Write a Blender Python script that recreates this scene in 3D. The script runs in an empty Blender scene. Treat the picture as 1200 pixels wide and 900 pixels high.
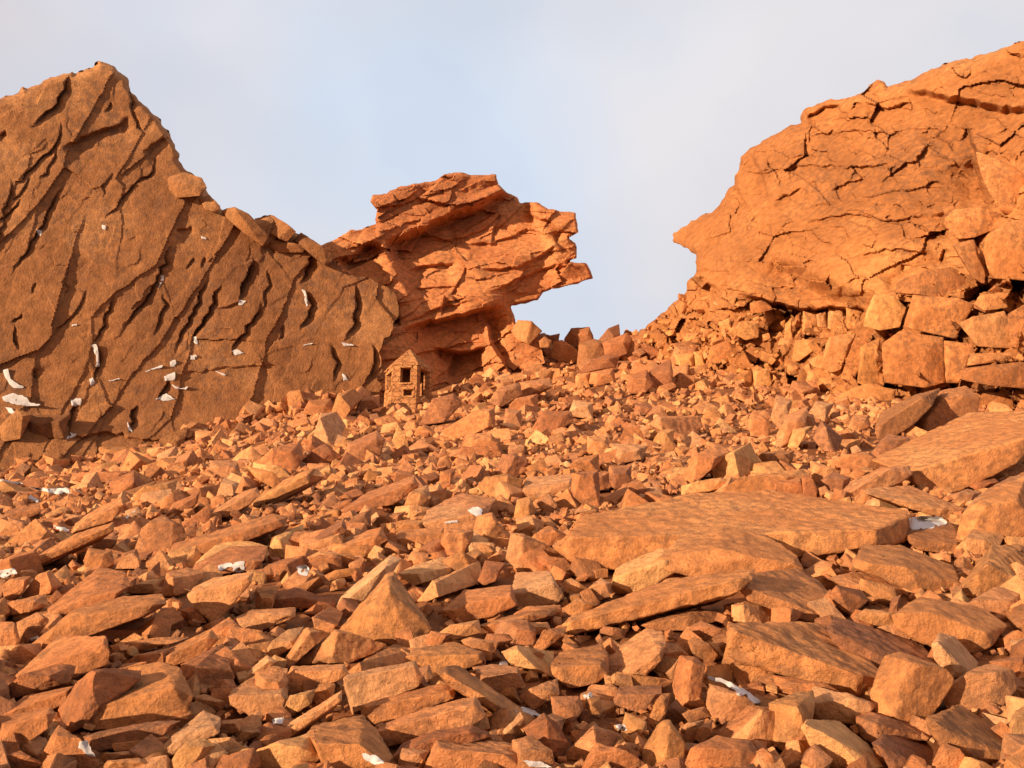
import bpy, bmesh, math, random
import numpy as np
from mathutils import Vector, noise as mnoise

# ---------------------------------------------------------------- camera, sky, sun, exposure
scene = bpy.context.scene
COL = scene.collection
PITCH = math.radians(18.0)
HFOV = math.radians(62.0)
EYE = Vector((0.0, 0.0, 1.6))
FOC = 600.0 / math.tan(HFOV / 2)          # focal length in photo pixels (photo 1200 x 900)
cam_data = bpy.data.cameras.new('camera')
cam_data.sensor_fit = 'HORIZONTAL'
cam_data.angle = HFOV
cam_data.clip_start = 0.1
cam_data.clip_end = 6000.0
cam = bpy.data.objects.new('camera', cam_data)
cam.location = EYE
cam.rotation_euler = (math.pi / 2 + PITCH, 0, 0)
COL.objects.link(cam)
scene.camera = cam

SUN_EL = math.radians(5.5)
SUN_AZ = math.radians(-50.0)               # measured from straight behind the camera, towards its left
sun_dir = Vector((math.sin(SUN_AZ) * math.cos(SUN_EL), -math.cos(SUN_AZ) * math.cos(SUN_EL), math.sin(SUN_EL)))
sun_data = bpy.data.lights.new('sun', 'SUN')
sun_data.energy = 5.0
sun_data.angle = math.radians(0.6)
sun_data.color = (1.0, 0.73, 0.48)
sun = bpy.data.objects.new('sun', sun_data)
sun.rotation_euler = (-sun_dir).to_track_quat('-Z', 'Y').to_euler()
sun.location = (-30, -30, 30)
COL.objects.link(sun)

world = bpy.data.worlds.new('World')
scene.world = world
world.use_nodes = True
wn, wl = world.node_tree.nodes, world.node_tree.links
wn.clear()
w_out = wn.new('ShaderNodeOutputWorld')
w_bg = wn.new('ShaderNodeBackground')
w_bg.inputs['Strength'].default_value = 0.10
w_sky = wn.new('ShaderNodeTexSky')
w_sky.sky_type = 'NISHITA'
w_sky.sun_disc = False
w_sky.sun_elevation = SUN_EL
w_sky.sun_rotation = math.atan2(sun_dir.x, sun_dir.y)
w_sky.altitude = 3900
w_sky.dust_density = 2.0
w_sky.ozone_density = 1.0
# thin high cloud over the blue
w_tc = wn.new('ShaderNodeTexCoord')
w_map = wn.new('ShaderNodeMapping'); w_map.inputs['Scale'].default_value = (1.0, 1.0, 1.6)
w_map.inputs['Location'].default_value = (0.35, 0.1, 0.2)
w_noise = wn.new('ShaderNodeTexNoise')
w_noise.inputs['Scale'].default_value = 2.3
w_noise.inputs['Detail'].default_value = 3.0
w_noise.inputs['Roughness'].default_value = 0.45
w_ramp = wn.new('ShaderNodeMapRange')
w_ramp.inputs['From Min'].default_value = 0.36
w_ramp.inputs['From Max'].default_value = 0.62
w_ramp.inputs['To Min'].default_value = 0.84
w_ramp.inputs['To Max'].default_value = 0.98
w_mix = wn.new('ShaderNodeMixRGB')
# cloud radiance in the sky texture's own units: lavender white, warming towards the low sun
w_dot = wn.new('ShaderNodeVectorMath'); w_dot.operation = 'DOT_PRODUCT'
w_dot.inputs[1].default_value = sun_dir
w_warm = wn.new('ShaderNodeMapRange'); w_warm.interpolation_type = 'SMOOTHSTEP'
w_warm.inputs['From Min'].default_value = -0.35
w_warm.inputs['From Max'].default_value = 0.9
w_cloud = wn.new('ShaderNodeMixRGB')
w_n2 = wn.new('ShaderNodeTexNoise'); w_n2.inputs['Scale'].default_value = 1.9; w_n2.inputs['Detail'].default_value = 4.0
w_n2.inputs['Roughness'].default_value = 0.5
w_m2 = wn.new('ShaderNodeMapping'); w_m2.inputs['Location'].default_value = (0.2, 0.75, 0.1)
w_r2 = wn.new('ShaderNodeMapRange'); w_r2.inputs['From Min'].default_value = 0.40; w_r2.inputs['From Max'].default_value = 0.62
w_c2 = wn.new('ShaderNodeMixRGB')
w_c2.inputs['Color1'].default_value = (4.8, 4.65, 4.8, 1)
w_c2.inputs['Color2'].default_value = (3.9, 4.4, 5.2, 1)
wl.new(w_tc.outputs['Generated'], w_m2.inputs['Vector']); wl.new(w_m2.outputs['Vector'], w_n2.inputs['Vector'])
wl.new(w_n2.outputs['Fac'], w_r2.inputs['Value']); wl.new(w_r2.outputs['Result'], w_c2.inputs['Fac'])
wl.new(w_c2.outputs['Color'], w_cloud.inputs['Color1'])
w_cloud.inputs['Color2'].default_value = (4.2, 2.2, 1.1, 1)
wl.new(w_tc.outputs['Generated'], w_dot.inputs[0])
wl.new(w_dot.outputs['Value'], w_warm.inputs['Value'])
wl.new(w_warm.outputs['Result'], w_cloud.inputs['Fac'])
wl.new(w_cloud.outputs['Color'], w_mix.inputs['Color2'])
wl.new(w_tc.outputs['Generated'], w_map.inputs['Vector'])
wl.new(w_map.outputs['Vector'], w_noise.inputs['Vector'])
wl.new(w_noise.outputs['Fac'], w_ramp.inputs['Value'])
wl.new(w_ramp.outputs['Result'], w_mix.inputs['Fac'])
wl.new(w_sky.outputs['Color'], w_mix.inputs['Color1'])
wl.new(w_mix.outputs['Color'], w_bg.inputs['Color'])
wl.new(w_bg.outputs['Background'], w_out.inputs['Surface'])

scene.view_settings.view_transform = 'Standard'
scene.view_settings.look = 'None'
scene.view_settings.exposure = 0.8
scene.view_settings.gamma = 1.0
scene.view_settings.use_curve_mapping = False
scene.render.engine = 'CYCLES'
scene.cycles.max_bounces = 5
scene.cycles.diffuse_bounces = 3

rng = np.random.default_rng(7)
CP, SP = math.cos(PITCH), math.sin(PITCH)


def world_at(px, py, d):
    """Point seen at photo pixel (px, py) at forward distance d."""
    px, py, d = np.broadcast_arrays(np.asarray(px, float), np.asarray(py, float), np.asarray(d, float))
    xn, yn = (px - 600) / FOC, (450 - py) / FOC
    return np.stack([xn * d, (CP - SP * yn) * d, EYE.z + (SP + CP * yn) * d], -1)


# ---------------------------------------------------------------- vector noise
_perm = np.random.default_rng(3).permutation(256)
_perm = np.concatenate([_perm, _perm, _perm])
_grad = np.random.default_rng(4).normal(size=(256, 3))
_grad /= np.linalg.norm(_grad, axis=1)[:, None]


def perlin(p):
    p = np.asarray(p, float)
    i = np.floor(p).astype(int)
    f = p - i
    u = f * f * f * (f * (f * 6 - 15) + 10)
    i &= 255
    tot = 0.0
    for dx in (0, 1):
        for dy in (0, 1):
            for dz in (0, 1):
                h = _perm[_perm[_perm[i[..., 0] + dx] + i[..., 1] + dy] + i[..., 2] + dz]
                g = _grad[h]
                v = g[..., 0] * (f[..., 0] - dx) + g[..., 1] * (f[..., 1] - dy) + g[..., 2] * (f[..., 2] - dz)
                w = (u[..., 0] if dx else 1 - u[..., 0]) * (u[..., 1] if dy else 1 - u[..., 1]) * (u[..., 2] if dz else 1 - u[..., 2])
                tot = tot + v * w
    return tot


def fbm(p, octaves=4, gain=0.5):
    a, t, q = 1.0, 0.0, np.asarray(p, float)
    for k in range(octaves):
        t = t + a * perlin(q + 17.3 * k)
        q = q * 2.03
        a *= gain
    return t


def fbm2(px, py, scale, octaves=4, gain=0.5, seed=0.0):
    return fbm(np.stack([px / scale, py / scale, np.full_like(px, seed)], -1), octaves, gain)


# ---------------------------------------------------------------- materials
def node(t, typ, **kw):
    n = t.nodes.new(typ)
    for k, v in kw.items():
        n.inputs[k].default_value = v
    return n


def rock_material(name, dark, mid, pale, scale=1.0, stain=(0.13, 0.075, 0.052), stain_amount=0.35, bump=0.5, stretch=1.0, patch=(0.30, 0.56), vary=0.0):
    m = bpy.data.materials.new(name)
    m.use_nodes = True
    t = m.node_tree
    L = t.links.new
    b = t.nodes['Principled BSDF']
    b.inputs['Roughness'].default_value = 0.92
    b.inputs['Specular IOR Level'].default_value = 0.12
    geo = t.nodes.new('ShaderNodeNewGeometry')
    att = t.nodes.new('ShaderNodeAttribute'); att.attribute_name = 'tone'
    big = node(t, 'ShaderNodeTexNoise', Scale=0.9 * scale, Detail=5.0, Roughness=0.6)
    fine = node(t, 'ShaderNodeTexNoise', Scale=9.0 * scale, Detail=9.0, Roughness=0.72)
    spk = node(t, 'ShaderNodeTexNoise', Scale=11.0 * scale, Detail=5.0, Roughness=0.7)
    mp = t.nodes.new('ShaderNodeMapping'); mp.inputs['Scale'].default_value = (1, 1, stretch)
    L(geo.outputs['Position'], mp.inputs['Vector'])
    for n in (big, fine, spk):
        L(mp.outputs['Vector'], n.inputs['Vector'])
    # overall tone: each rock's own tone + large patches
    add = t.nodes.new('ShaderNodeMath'); add.operation = 'MULTIPLY_ADD'
    add.inputs[1].default_value = 1.1; L(big.outputs['Fac'], add.inputs[0])
    sub = t.nodes.new('ShaderNodeMath'); sub.operation = 'SUBTRACT'; sub.inputs[1].default_value = 0.55
    L(att.outputs['Fac'], sub.inputs[0]); L(sub.outputs[0], add.inputs[2])
    cr = t.nodes.new('ShaderNodeValToRGB')
    cr.color_ramp.elements[0].position = 0.12; cr.color_ramp.elements[0].color = (*dark, 1)
    cr.color_ramp.elements[1].position = 0.88; cr.color_ramp.elements[1].color = (*pale, 1)
    e = cr.color_ramp.elements.new(0.5); e.color = (*mid, 1)
    L(add.outputs[0], cr.inputs['Fac'])
    col = cr.outputs['Color']
    if vary:                                             # stones differ in hue as well: redder, greyer, yellower
        h1 = t.nodes.new('ShaderNodeMath'); h1.operation = 'MULTIPLY'; h1.inputs[1].default_value = 37.0; L(att.outputs['Fac'], h1.inputs[0])
        h2 = t.nodes.new('ShaderNodeMath'); h2.operation = 'FRACT'; L(h1.outputs[0], h2.inputs[0])
        hr = t.nodes.new('ShaderNodeValToRGB')
        hr.color_ramp.elements[0].color = (0.95, 0.87, 0.90, 1); hr.color_ramp.elements[1].color = (0.90, 1.02, 1.02, 1)
        for pos, c in ((0.3, (1.04, 0.92, 0.98)), (0.62, (0.86, 0.98, 1.32)), (0.8, (1.08, 1.08, 1.05))):
            e = hr.color_ramp.elements.new(pos); e.color = (*c, 1)
        L(h2.outputs[0], hr.inputs['Fac'])
        hm = t.nodes.new('ShaderNodeMixRGB'); hm.blend_type = 'MULTIPLY'; hm.inputs['Fac'].default_value = vary
        L(col, hm.inputs['Color1']); L(hr.outputs['Color'], hm.inputs['Color2']); col = hm.outputs['Color']
    # fine grain multiplies the colour
    mr = node(t, 'ShaderNodeMapRange'); mr.inputs['From Min'].default_value = 0.3; mr.inputs['From Max'].default_value = 0.72
    mr.inputs['To Min'].default_value = 0.60; mr.inputs['To Max'].default_value = 1.30
    L(fine.outputs['Fac'], mr.inputs['Value'])
    mul = t.nodes.new('ShaderNodeMixRGB'); mul.blend_type = 'MULTIPLY'; mul.inputs['Fac'].default_value = 1
    L(col, mul.inputs['Color1']); L(mr.outputs['Result'], mul.inputs['Color2'])
    # dark lichen / varnish speckles gathered in patches
    sm = node(t, 'ShaderNodeMapRange'); sm.inputs['From Min'].default_value = 0.46; sm.inputs['From Max'].default_value = 0.60
    sm.inputs['To Max'].default_value = stain_amount
    L(spk.outputs['Fac'], sm.inputs['Value'])
    pm = node(t, 'ShaderNodeMapRange'); pm.inputs['From Min'].default_value = patch[0]; pm.inputs['From Max'].default_value = patch[1]
    pt = t.nodes.new('ShaderNodeMath'); pt.operation = 'MULTIPLY_ADD'; pt.inputs[1].default_value = -0.45; L(sub.outputs[0], pt.inputs[0])
    L(big.outputs['Fac'], pt.inputs[2]); L(pt.outputs[0], pm.inputs['Value'])
    pmul = t.nodes.new('ShaderNodeMath'); pmul.operation = 'MULTIPLY'
    L(sm.outputs['Result'], pmul.inputs[0]); L(pm.outputs['Result'], pmul.inputs[1])
    st = t.nodes.new('ShaderNodeMixRGB'); st.inputs['Color2'].default_value = (*stain, 1)
    L(pmul.outputs[0], st.inputs['Fac']); L(mul.outputs['Color'], st.inputs['Color1'])
    L(st.outputs['Color'], b.inputs['Base Color'])
    # bump: two scales
    b1 = node(t, 'ShaderNodeBump', Strength=min(1, bump * 1.0), Distance=0.12 / scale)
    L(fine.outputs['Fac'], b1.inputs['Height'])
    grain = node(t, 'ShaderNodeTexNoise', Scale=48.0 * scale, Detail=5.0, Roughness=0.65)
    L(mp.outputs['Vector'], grain.inputs['Vector'])
    b2 = node(t, 'ShaderNodeBump', Strength=min(1, bump * 1.5), Distance=0.025 / scale)
    L(grain.outputs['Fac'], b2.inputs['Height']); L(b1.outputs['Normal'], b2.inputs['Normal'])
    L(b2.outputs['Normal'], b.inputs['Normal'])
    return m


M_ROCK = rock_material('scree_rock', (0.38, 0.155, 0.066), (0.58, 0.250, 0.096), (0.71, 0.375, 0.160), stain_amount=0.5, vary=0.62)
M_GROUND = rock_material('gravel_soil', (0.20, 0.08, 0.035), (0.34, 0.135, 0.05), (0.44, 0.19, 0.08), scale=2.0)
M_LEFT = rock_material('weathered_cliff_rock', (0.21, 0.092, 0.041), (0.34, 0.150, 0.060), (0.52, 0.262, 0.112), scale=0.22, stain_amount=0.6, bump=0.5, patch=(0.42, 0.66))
M_CROP = rock_material('red_outcrop_rock', (0.48, 0.180, 0.074), (0.66, 0.262, 0.102), (0.72, 0.340, 0.138), scale=0.3, stain_amount=0.45, bump=0.55, stretch=1.6)
M_RIGHT = rock_material('orange_cliff_rock', (0.33, 0.132, 0.048), (0.50, 0.206, 0.072), (0.66, 0.310, 0.112), scale=0.28, stain_amount=0.55, bump=0.55, stretch=1.5, patch=(0.46, 0.66))
M_BLOCK = rock_material('block_rock', (0.40, 0.160, 0.056), (0.57, 0.240, 0.082), (0.68, 0.335, 0.125), scale=0.45, stain_amount=0.5, bump=0.5, vary=0.5)
M_HUT = rock_material('hut_stone', (0.38, 0.165, 0.070), (0.54, 0.235, 0.092), (0.64, 0.320, 0.135), scale=1.2, stain_amount=0.3, bump=0.8)
_t = M_HUT.node_tree                                  # laid stones: joints between rounded cells
_b = next(n for n in _t.nodes if n.type == 'BSDF_PRINCIPLED')
_v = _t.nodes.new('ShaderNodeTexVoronoi'); _v.feature = 'DISTANCE_TO_EDGE'; _v.inputs['Scale'].default_value = 2.5
_g = _t.nodes.new('ShaderNodeNewGeometry'); _m = _t.nodes.new('ShaderNodeMapping'); _m.inputs['Scale'].default_value = (1, 1, 1.7)
_t.links.new(_g.outputs['Position'], _m.inputs['Vector']); _t.links.new(_m.outputs['Vector'], _v.inputs['Vector'])
_r = _t.nodes.new('ShaderNodeMapRange'); _r.inputs['From Max'].default_value = 0.12; _r.inputs['To Min'].default_value = 0.72
_t.links.new(_v.outputs['Distance'], _r.inputs['Value'])
_x = _t.nodes.new('ShaderNodeMixRGB'); _x.blend_type = 'MULTIPLY'; _x.inputs['Fac'].default_value = 1
_old = _b.inputs['Base Color'].links[0].from_socket
_t.links.new(_old, _x.inputs['Color1']); _t.links.new(_r.outputs['Result'], _x.inputs['Color2']); _t.links.new(_x.outputs['Color'], _b.inputs['Base Color'])
_p = _t.nodes.new('ShaderNodeBump'); _p.inputs['Strength'].default_value = 1.0; _p.inputs['Distance'].default_value = 0.12
_oldn = _b.inputs['Normal'].links[0].from_socket
_t.links.new(_r.outputs['Result'], _p.inputs['Height']); _t.links.new(_oldn, _p.inputs['Normal']); _t.links.new(_p.outputs['Normal'], _b.inputs['Normal'])
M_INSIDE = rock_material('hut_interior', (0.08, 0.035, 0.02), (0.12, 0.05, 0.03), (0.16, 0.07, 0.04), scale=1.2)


def snow_material():
    m = bpy.data.materials.new('old_snow')
    m.use_nodes = True
    t = m.node_tree
    b = t.nodes['Principled BSDF']
    b.inputs['Roughness'].default_value = 0.6
    b.inputs['Subsurface Weight'].default_value = 0.15
    b.inputs['Subsurface Radius'].default_value = (0.05, 0.05, 0.06)
    geo = t.nodes.new('ShaderNodeNewGeometry')
    n = node(t, 'ShaderNodeTexNoise', Scale=6.0, Detail=6.0)
    t.links.new(geo.outputs['Position'], n.inputs['Vector'])
    cr = t.nodes.new('ShaderNodeValToRGB')
    cr.color_ramp.elements[0].color = (0.36, 0.34, 0.34, 1)
    cr.color_ramp.elements[1].color = (0.58, 0.58, 0.61, 1)
    t.links.new(n.outputs['Fac'], cr.inputs['Fac'])
    t.links.new(cr.outputs['Color'], b.inputs['Base Color'])
    bp = node(t, 'ShaderNodeBump', Strength=0.4, Distance=0.05)
    t.links.new(n.outputs['Fac'], bp.inputs['Height'])
    t.links.new(bp.outputs['Normal'], b.inputs['Normal'])
    return m


M_SNOW = snow_material()


# ---------------------------------------------------------------- mesh helpers
def link_mesh(name, verts, faces, mat, tone=0.5, sharp=None, parent=None, origin=None):
    verts = np.asarray(verts, float)
    org = np.zeros(3) if origin is None else np.asarray(origin, float)
    me = bpy.data.meshes.new(name)
    faces = np.asarray(faces)
    nv, nf, k = len(verts), len(faces), faces.shape[1]
    me.vertices.add(nv)
    me.vertices.foreach_set('co', (verts - org).astype(np.float32).ravel())
    me.loops.add(nf * k)
    me.loops.foreach_set('vertex_index', faces.astype(np.int32).ravel())
    me.polygons.add(nf)
    me.polygons.foreach_set('loop_start', np.arange(0, nf * k, k, dtype=np.int32))
    me.update(calc_edges=True)
    me.validate()
    at = me.attributes.new('tone', 'FLOAT', 'POINT')
    at.data.foreach_set('value', np.broadcast_to(np.asarray(tone, np.float32), (nv,)).copy())
    me.polygons.foreach_set('use_smooth', np.ones(len(me.polygons), bool))
    if sharp is not None:
        me.set_sharp_from_angle(angle=math.radians(sharp))
    me.materials.append(mat)
    o = bpy.data.objects.new(name, me)
    o.location = org
    COL.objects.link(o)
    if parent is not None:
        o.parent = parent
    return o


def tag(o, label=None, category=None, group=None, kind=None):
    for k, v in (('label', label), ('category', category), ('group', group), ('kind', kind)):
        if v:
            o[k] = v
    return o


def seg_dist(px, py, pts):
    """Distance, signed side and arc parameter to a polyline (positive side: right of travel in image space, y down)."""
    pts = np.asarray(pts, float)
    best = np.full(px.shape, 1e9); bperp = np.zeros(px.shape); side = np.zeros(px.shape); par = np.zeros(px.shape)
    ln = np.hypot(*np.diff(pts, axis=0).T)
    tot, acc = ln.sum(), 0.0
    for (a, b, l) in zip(pts[:-1], pts[1:], ln):
        d = (b - a) / max(l, 1e-6)
        rx, ry = px - a[0], py - a[1]
        t = np.clip(rx * d[0] + ry * d[1], 0, l)
        dx, dy = rx - t * d[0], ry - t * d[1]
        q = np.hypot(dx, dy)
        perp = d[0] * ry - d[1] * rx
        s = np.sign(perp)
        m = (q < best - 1e-7) | ((np.abs(q - best) <= 1e-7) & (np.abs(perp) > bperp))   # at a shared corner the squarer segment decides the side
        bperp = np.where(m, np.abs(perp), bperp)
        best = np.where(m, q, best); side = np.where(m, s, side); par = np.where(m, (acc + t) / tot, par)
        acc += l
    return best, side, par


def inside(px, py, poly):
    poly = np.asarray(poly, float)
    r = np.zeros(px.shape, bool)
    a = poly[-1]
    for b in poly:
        c = ((a[1] > py) != (b[1] > py))
        with np.errstate(divide='ignore', invalid='ignore'):
            r ^= c & (px < (b[0] - a[0]) * (py - a[1]) / (b[1] - a[1]) + a[0])
        a = b
    return r


def rough_line(pts, step=5.0, amp=1.4, seed=0, closed=False):
    """Add small natural jogs to a traced line."""
    r = np.random.default_rng(seed)
    pts = [np.asarray(p, float) for p in pts]
    if closed:
        pts = pts + [pts[0]]
    out = []
    for a, b in zip(pts[:-1], pts[1:]):
        l = np.hypot(*(b - a))
        n = max(1, int(l / step))
        nrm = np.array([-(b - a)[1], (b - a)[0]]) / max(l, 1e-6)
        for k in range(n):
            q = a + (b - a) * k / n
            out.append(q + (nrm * r.normal() * amp if k else 0))
    if not closed:
        out.append(pts[-1])
    return np.array(out)


def smooth01(x):
    x = np.clip(x, 0, 1)
    return x * x * (3 - 2 * x)


def step_offset(px, py, pts, A, toward, w0=2.0, w=40.0, taper=0.12, rough=1.2, seed=0, lean=0.0):
    """A ledge or crack: beyond the line (on the TOWARD side) the rock drops back A metres and eases out over w pixels."""
    pts = rough_line(pts, 6.0, rough, seed)
    x0, y0 = pts.min(0) - 4 * w - 8; x1, y1 = pts.max(0) + 4 * w + 8
    m = (px > x0) & (px < x1) & (py > y0) & (py < y1)
    out = np.zeros(px.shape)
    if not m.any():
        return out
    dist, side, par = seg_dist(px[m], py[m], pts)
    dv = pts[-1] - pts[0]
    right = np.array([-dv[1], dv[0]])                     # right of travel with y down
    want = {'E': (1, 0), 'W': (-1, 0), 'S': (0, 1), 'N': (0, -1)}[toward]
    s = dist * side * (1 if right @ np.array(want) > 0 else -1)
    ch = ((px[m] - pts[0][0]) * dv[0] + (py[m] - pts[0][1]) * dv[1]) / (dv @ dv)
    ch = 0.5 * (np.clip(ch, 0, 1) + par) if w < 16 else np.clip(ch, 0, 1)
    env = smooth01(ch / taper) * smooth01((1 - ch) / taper) if taper > 0 else 1.0
    out[m] = A * env * smooth01(s / w0) * np.exp(-np.maximum(s - w0, 0) / w)
    return out


def facets(px, py, n, box, tilt, off, ang=0.0, ratio=1.0, warp=6.0, warp_scale=40.0, seed=0, lean=0.0):
    """Fractured facets: nearest-seed cells, each a slightly tilted plane."""
    r = np.random.default_rng(seed)
    x0, y0, x1, y1 = box
    c, s = math.cos(ang), math.sin(ang)
    wx = px + warp * fbm2(px, py, warp_scale, 3, 0.5, seed + 0.5)
    wy = py + warp * fbm2(px, py, warp_scale, 3, 0.5, seed + 9.5)
    u, v = (wx * c + wy * s) / ratio, (-wx * s + wy * c)
    sx, sy = r.uniform(x0, x1, n), r.uniform(y0, y1, n)
    su, sv = (sx * c + sy * s) / ratio, (-sx * s + sy * c)
    tl = r.normal(size=(n, 2)) * tilt
    tl[:, 1] += lean                                  # cells that overlap like slates: one edge proud, the other tucked in
    of = r.normal(size=n) * off
    flat_u, flat_v = u.ravel(), v.ravel()
    out = np.empty(flat_u.shape)
    for k in range(0, len(flat_u), 20000):
        du = flat_u[k:k + 20000, None] - su; dv = flat_v[k:k + 20000, None] - sv
        j = np.argmin(du * du + dv * dv, 1)
        a = np.arange(len(j))
        out[k:k + 20000] = of[j] + tl[j, 0] * du[a, j] + tl[j, 1] * dv[a, j]
    return out.reshape(px.shape)


class Relief:
    """A rock wall: a depth function over the photo's directions, turned into one closed mesh with real thickness."""
    def __init__(self, poly, plane, seed=0):
        A = np.array([[1, p[0], p[1]] for p in plane], float)
        self.k = np.linalg.solve(A, np.array([1 / p[2] for p in plane]))
        self.poly = np.asarray(poly, float)
        self.fn = []

    def base(self, px, py):
        return 1 / np.maximum(self.k[0] + self.k[1] * px + self.k[2] * py, 1 / 200)

    def depth(self, px, py):
        px = np.asarray(px, float); py = np.asarray(py, float)
        d = self.base(px, py)
        return d + sum(f(px, py) for f in self.fn)

    def build(self, name, mat, step, sky_edge, R, bulge, thick, tone_fn=None, rough=1.0, seed=0):
        poly = rough_line(self.poly, 5.0, rough, seed, closed=True)
        x0, y0 = poly.min(0); x1, y1 = poly.max(0)
        gx, gy = np.meshgrid(np.arange(x0, x1 + step, step), np.arange(y0, y1 + step, step))
        h, w = gx.shape
        ins = inside(gx, gy, poly)
        d = self.depth(gx, gy)
        if sky_edge is not None:
            e, _, _ = seg_dist(gx.ravel(), gy.ravel(), sky_edge)
            t = np.clip(e.reshape(gx.shape) / R, 0, 1)
            d = d + bulge * (1 - np.sqrt(np.clip(1 - (1 - t) ** 2, 0, 1)))
        idx = np.arange(h * w).reshape(h, w)
        q = np.stack([idx[:-1, :-1], idx[1:, :-1], idx[1:, 1:], idx[:-1, 1:]], -1).reshape(-1, 4)
        keep = ins.ravel()[q].all(1)
        q = q[keep]
        used = np.unique(q)
        re = np.full(h * w, -1); re[used] = np.arange(len(used))
        q = re[q]
        fx, fy, fd = gx.ravel()[used], gy.ravel()[used], d.ravel()[used]
        cx, cy = poly.mean(0)
        B = world_at(cx + (fx - cx) * 0.93, cy + (fy - cy) * 0.93, self.base(fx, fy) + thick)
        n = len(used)
        e = np.concatenate([q[:, [0, 1]], q[:, [1, 2]], q[:, [2, 3]], q[:, [3, 0]]])
        key = np.sort(e, 1); key = key[:, 0] * n + key[:, 1]
        u, first, cnt = np.unique(key, return_index=True, return_counts=True)
        be = e[first[cnt == 1]]
        side = np.stack([be[:, 1], be[:, 0], be[:, 0] + n, be[:, 1] + n], -1)
        for _ in range(3):                              # ease the grid's stair-steps along the outline
            ax, ay, c = np.zeros(n), np.zeros(n), np.zeros(n)
            for i, j in ((0, 1), (1, 0)):
                np.add.at(ax, be[:, i], fx[be[:, j]]); np.add.at(ay, be[:, i], fy[be[:, j]]); np.add.at(c, be[:, i], 1)
            b_ = c > 0
            fx = np.where(b_, 0.5 * fx + 0.5 * ax / np.maximum(c, 1), fx); fy = np.where(b_, 0.5 * fy + 0.5 * ay / np.maximum(c, 1), fy)
        V = world_at(fx, fy, fd)
        F = np.concatenate([q, q[:, ::-1] + n, side])
        VV = np.concatenate([V, B])
        tone = 0.5 if tone_fn is None else np.concatenate([tone_fn(fx, fy)] * 2)
        return link_mesh(name, VV, F, mat, tone, sharp=32)


# ---------------------------------------------------------------- the ground (scree slope)
G_CTRL = np.array([
    (0, 900, 3.5), (600, 900, 3.5), (1200, 900, 3.5), (0, 1150, 2.0), (600, 1150, 2.0), (1200, 1150, 2.0),
    (0, 800, 5.2), (600, 800, 4.7), (1200, 800, 4.5), (0, 700, 8.2), (300, 700, 7.4), (600, 700, 6.8), (1200, 700, 6.2),
    (0, 640, 13), (300, 640, 10.2), (600, 640, 9.0), (1200, 640, 8.0), (0, 600, 21.5), (150, 600, 16.5), (600, 600, 11.5), (1200, 600, 10.2),
    (0, 565, 37), (300, 560, 20), (600, 560, 15.5), (900, 560, 13.7), (1200, 560, 13), (150, 545, 36), (300, 520, 34), (450, 520, 27), (600, 520, 22),
    (900, 520, 19), (1200, 520, 18.5), (400, 480, 43), (475, 478, 44), (600, 490, 31), (750, 490, 28.5), (900, 490, 29), (1200, 485, 27),
    (620, 450, 47), (750, 450, 40), (900, 465, 35), (580, 425, 54), (640, 408, 60), (690, 408, 60), (745, 405, 56),
    (-400, 700, 9), (-400, 560, 36), (1600, 700, 6), (1600, 500, 24), (-400, 1150, 2.0), (1600, 1150, 2.0), (-400, 900, 3.5), (1600, 900, 3.5)], float)


def _tps(r):
    return np.where(r > 0, r * r * np.log(np.maximum(r, 1e-9)), 0)


_gx, _gy = G_CTRL[:, 0] / 300, G_CTRL[:, 1] / 150
_n = len(G_CTRL)
_K = _tps(np.hypot(_gx[:, None] - _gx, _gy[:, None] - _gy)) + 0.02 * np.eye(_n)
_P = np.stack([np.ones(_n), _gx, _gy], 1)
_sol = np.linalg.solve(np.block([[_K, _P], [_P.T, np.zeros((3, 3))]]), np.concatenate([np.log(G_CTRL[:, 2]), np.zeros(3)]))


def ground_depth(px, py):
    px, py = np.asarray(px, float), np.asarray(py, float)
    x, y = px.ravel() / 300, py.ravel() / 150
    r = _tps(np.hypot(x[:, None] - _gx, y[:, None] - _gy)) @ _sol[:_n]
    r = r + _sol[_n] + _sol[_n + 1] * x + _sol[_n + 2] * y
    return np.clip(np.exp(r), 1.4, 75).reshape(px.shape)


def build_ground():
    xs = np.concatenate([np.arange(-4200, -420, 60.0), np.arange(-420, 1621, 6.0), np.arange(1640, 5400, 60.0)])
    ys = np.concatenate([np.arange(404, 620, 3.0), np.arange(620, 1151, 6.0)])
    gx, gy = np.meshgrid(xs, ys)
    d = ground_depth(np.clip(gx, -420, 1620), gy)
    amp = 0.035 * d
    d = d * (1 + 0.03 * fbm2(gx, gy, 55, 4, 0.6, 2.2)) + 0.4 * amp
    V = world_at(gx, gy, d)
    rows = [V]
    bottom = V[-1]
    # the slope runs on below and behind the camera, down to the valley
    for k, t in enumerate((0.02, 0.06, 0.15, 0.35, 0.65, 1.0)):
        far = np.stack([bottom[:, 0] * (1 + 120 * t), np.full(len(xs), -1.0 - 700 * t), np.full(len(xs), -0.2 - 230 * t)], -1)
        rows.append(far[None])
    V = np.concatenate(rows)
    # far side of the saddle falls away
    top = V[0].copy(); top[:, 1] += 25; top[:, 2] -= 14
    far = top.copy(); far[:, 1] += 900; far[:, 2] -= 420; far[:, 0] *= 8
    V = np.concatenate([far[None], top[None], V])
    h, w = V.shape[:2]
    idx = np.arange(h * w).reshape(h, w)
    q = np.stack([idx[:-1, :-1], idx[1:, :-1], idx[1:, 1:], idx[:-1, 1:]], -1).reshape(-1, 4)
    o = link_mesh('ground', V.reshape(-1, 3), q, M_GROUND, 0.4)
    tag(o, 'orange brown gravel and soil slope under the boulders', 'ground', kind='structure')
    return o


build_ground()

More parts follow.
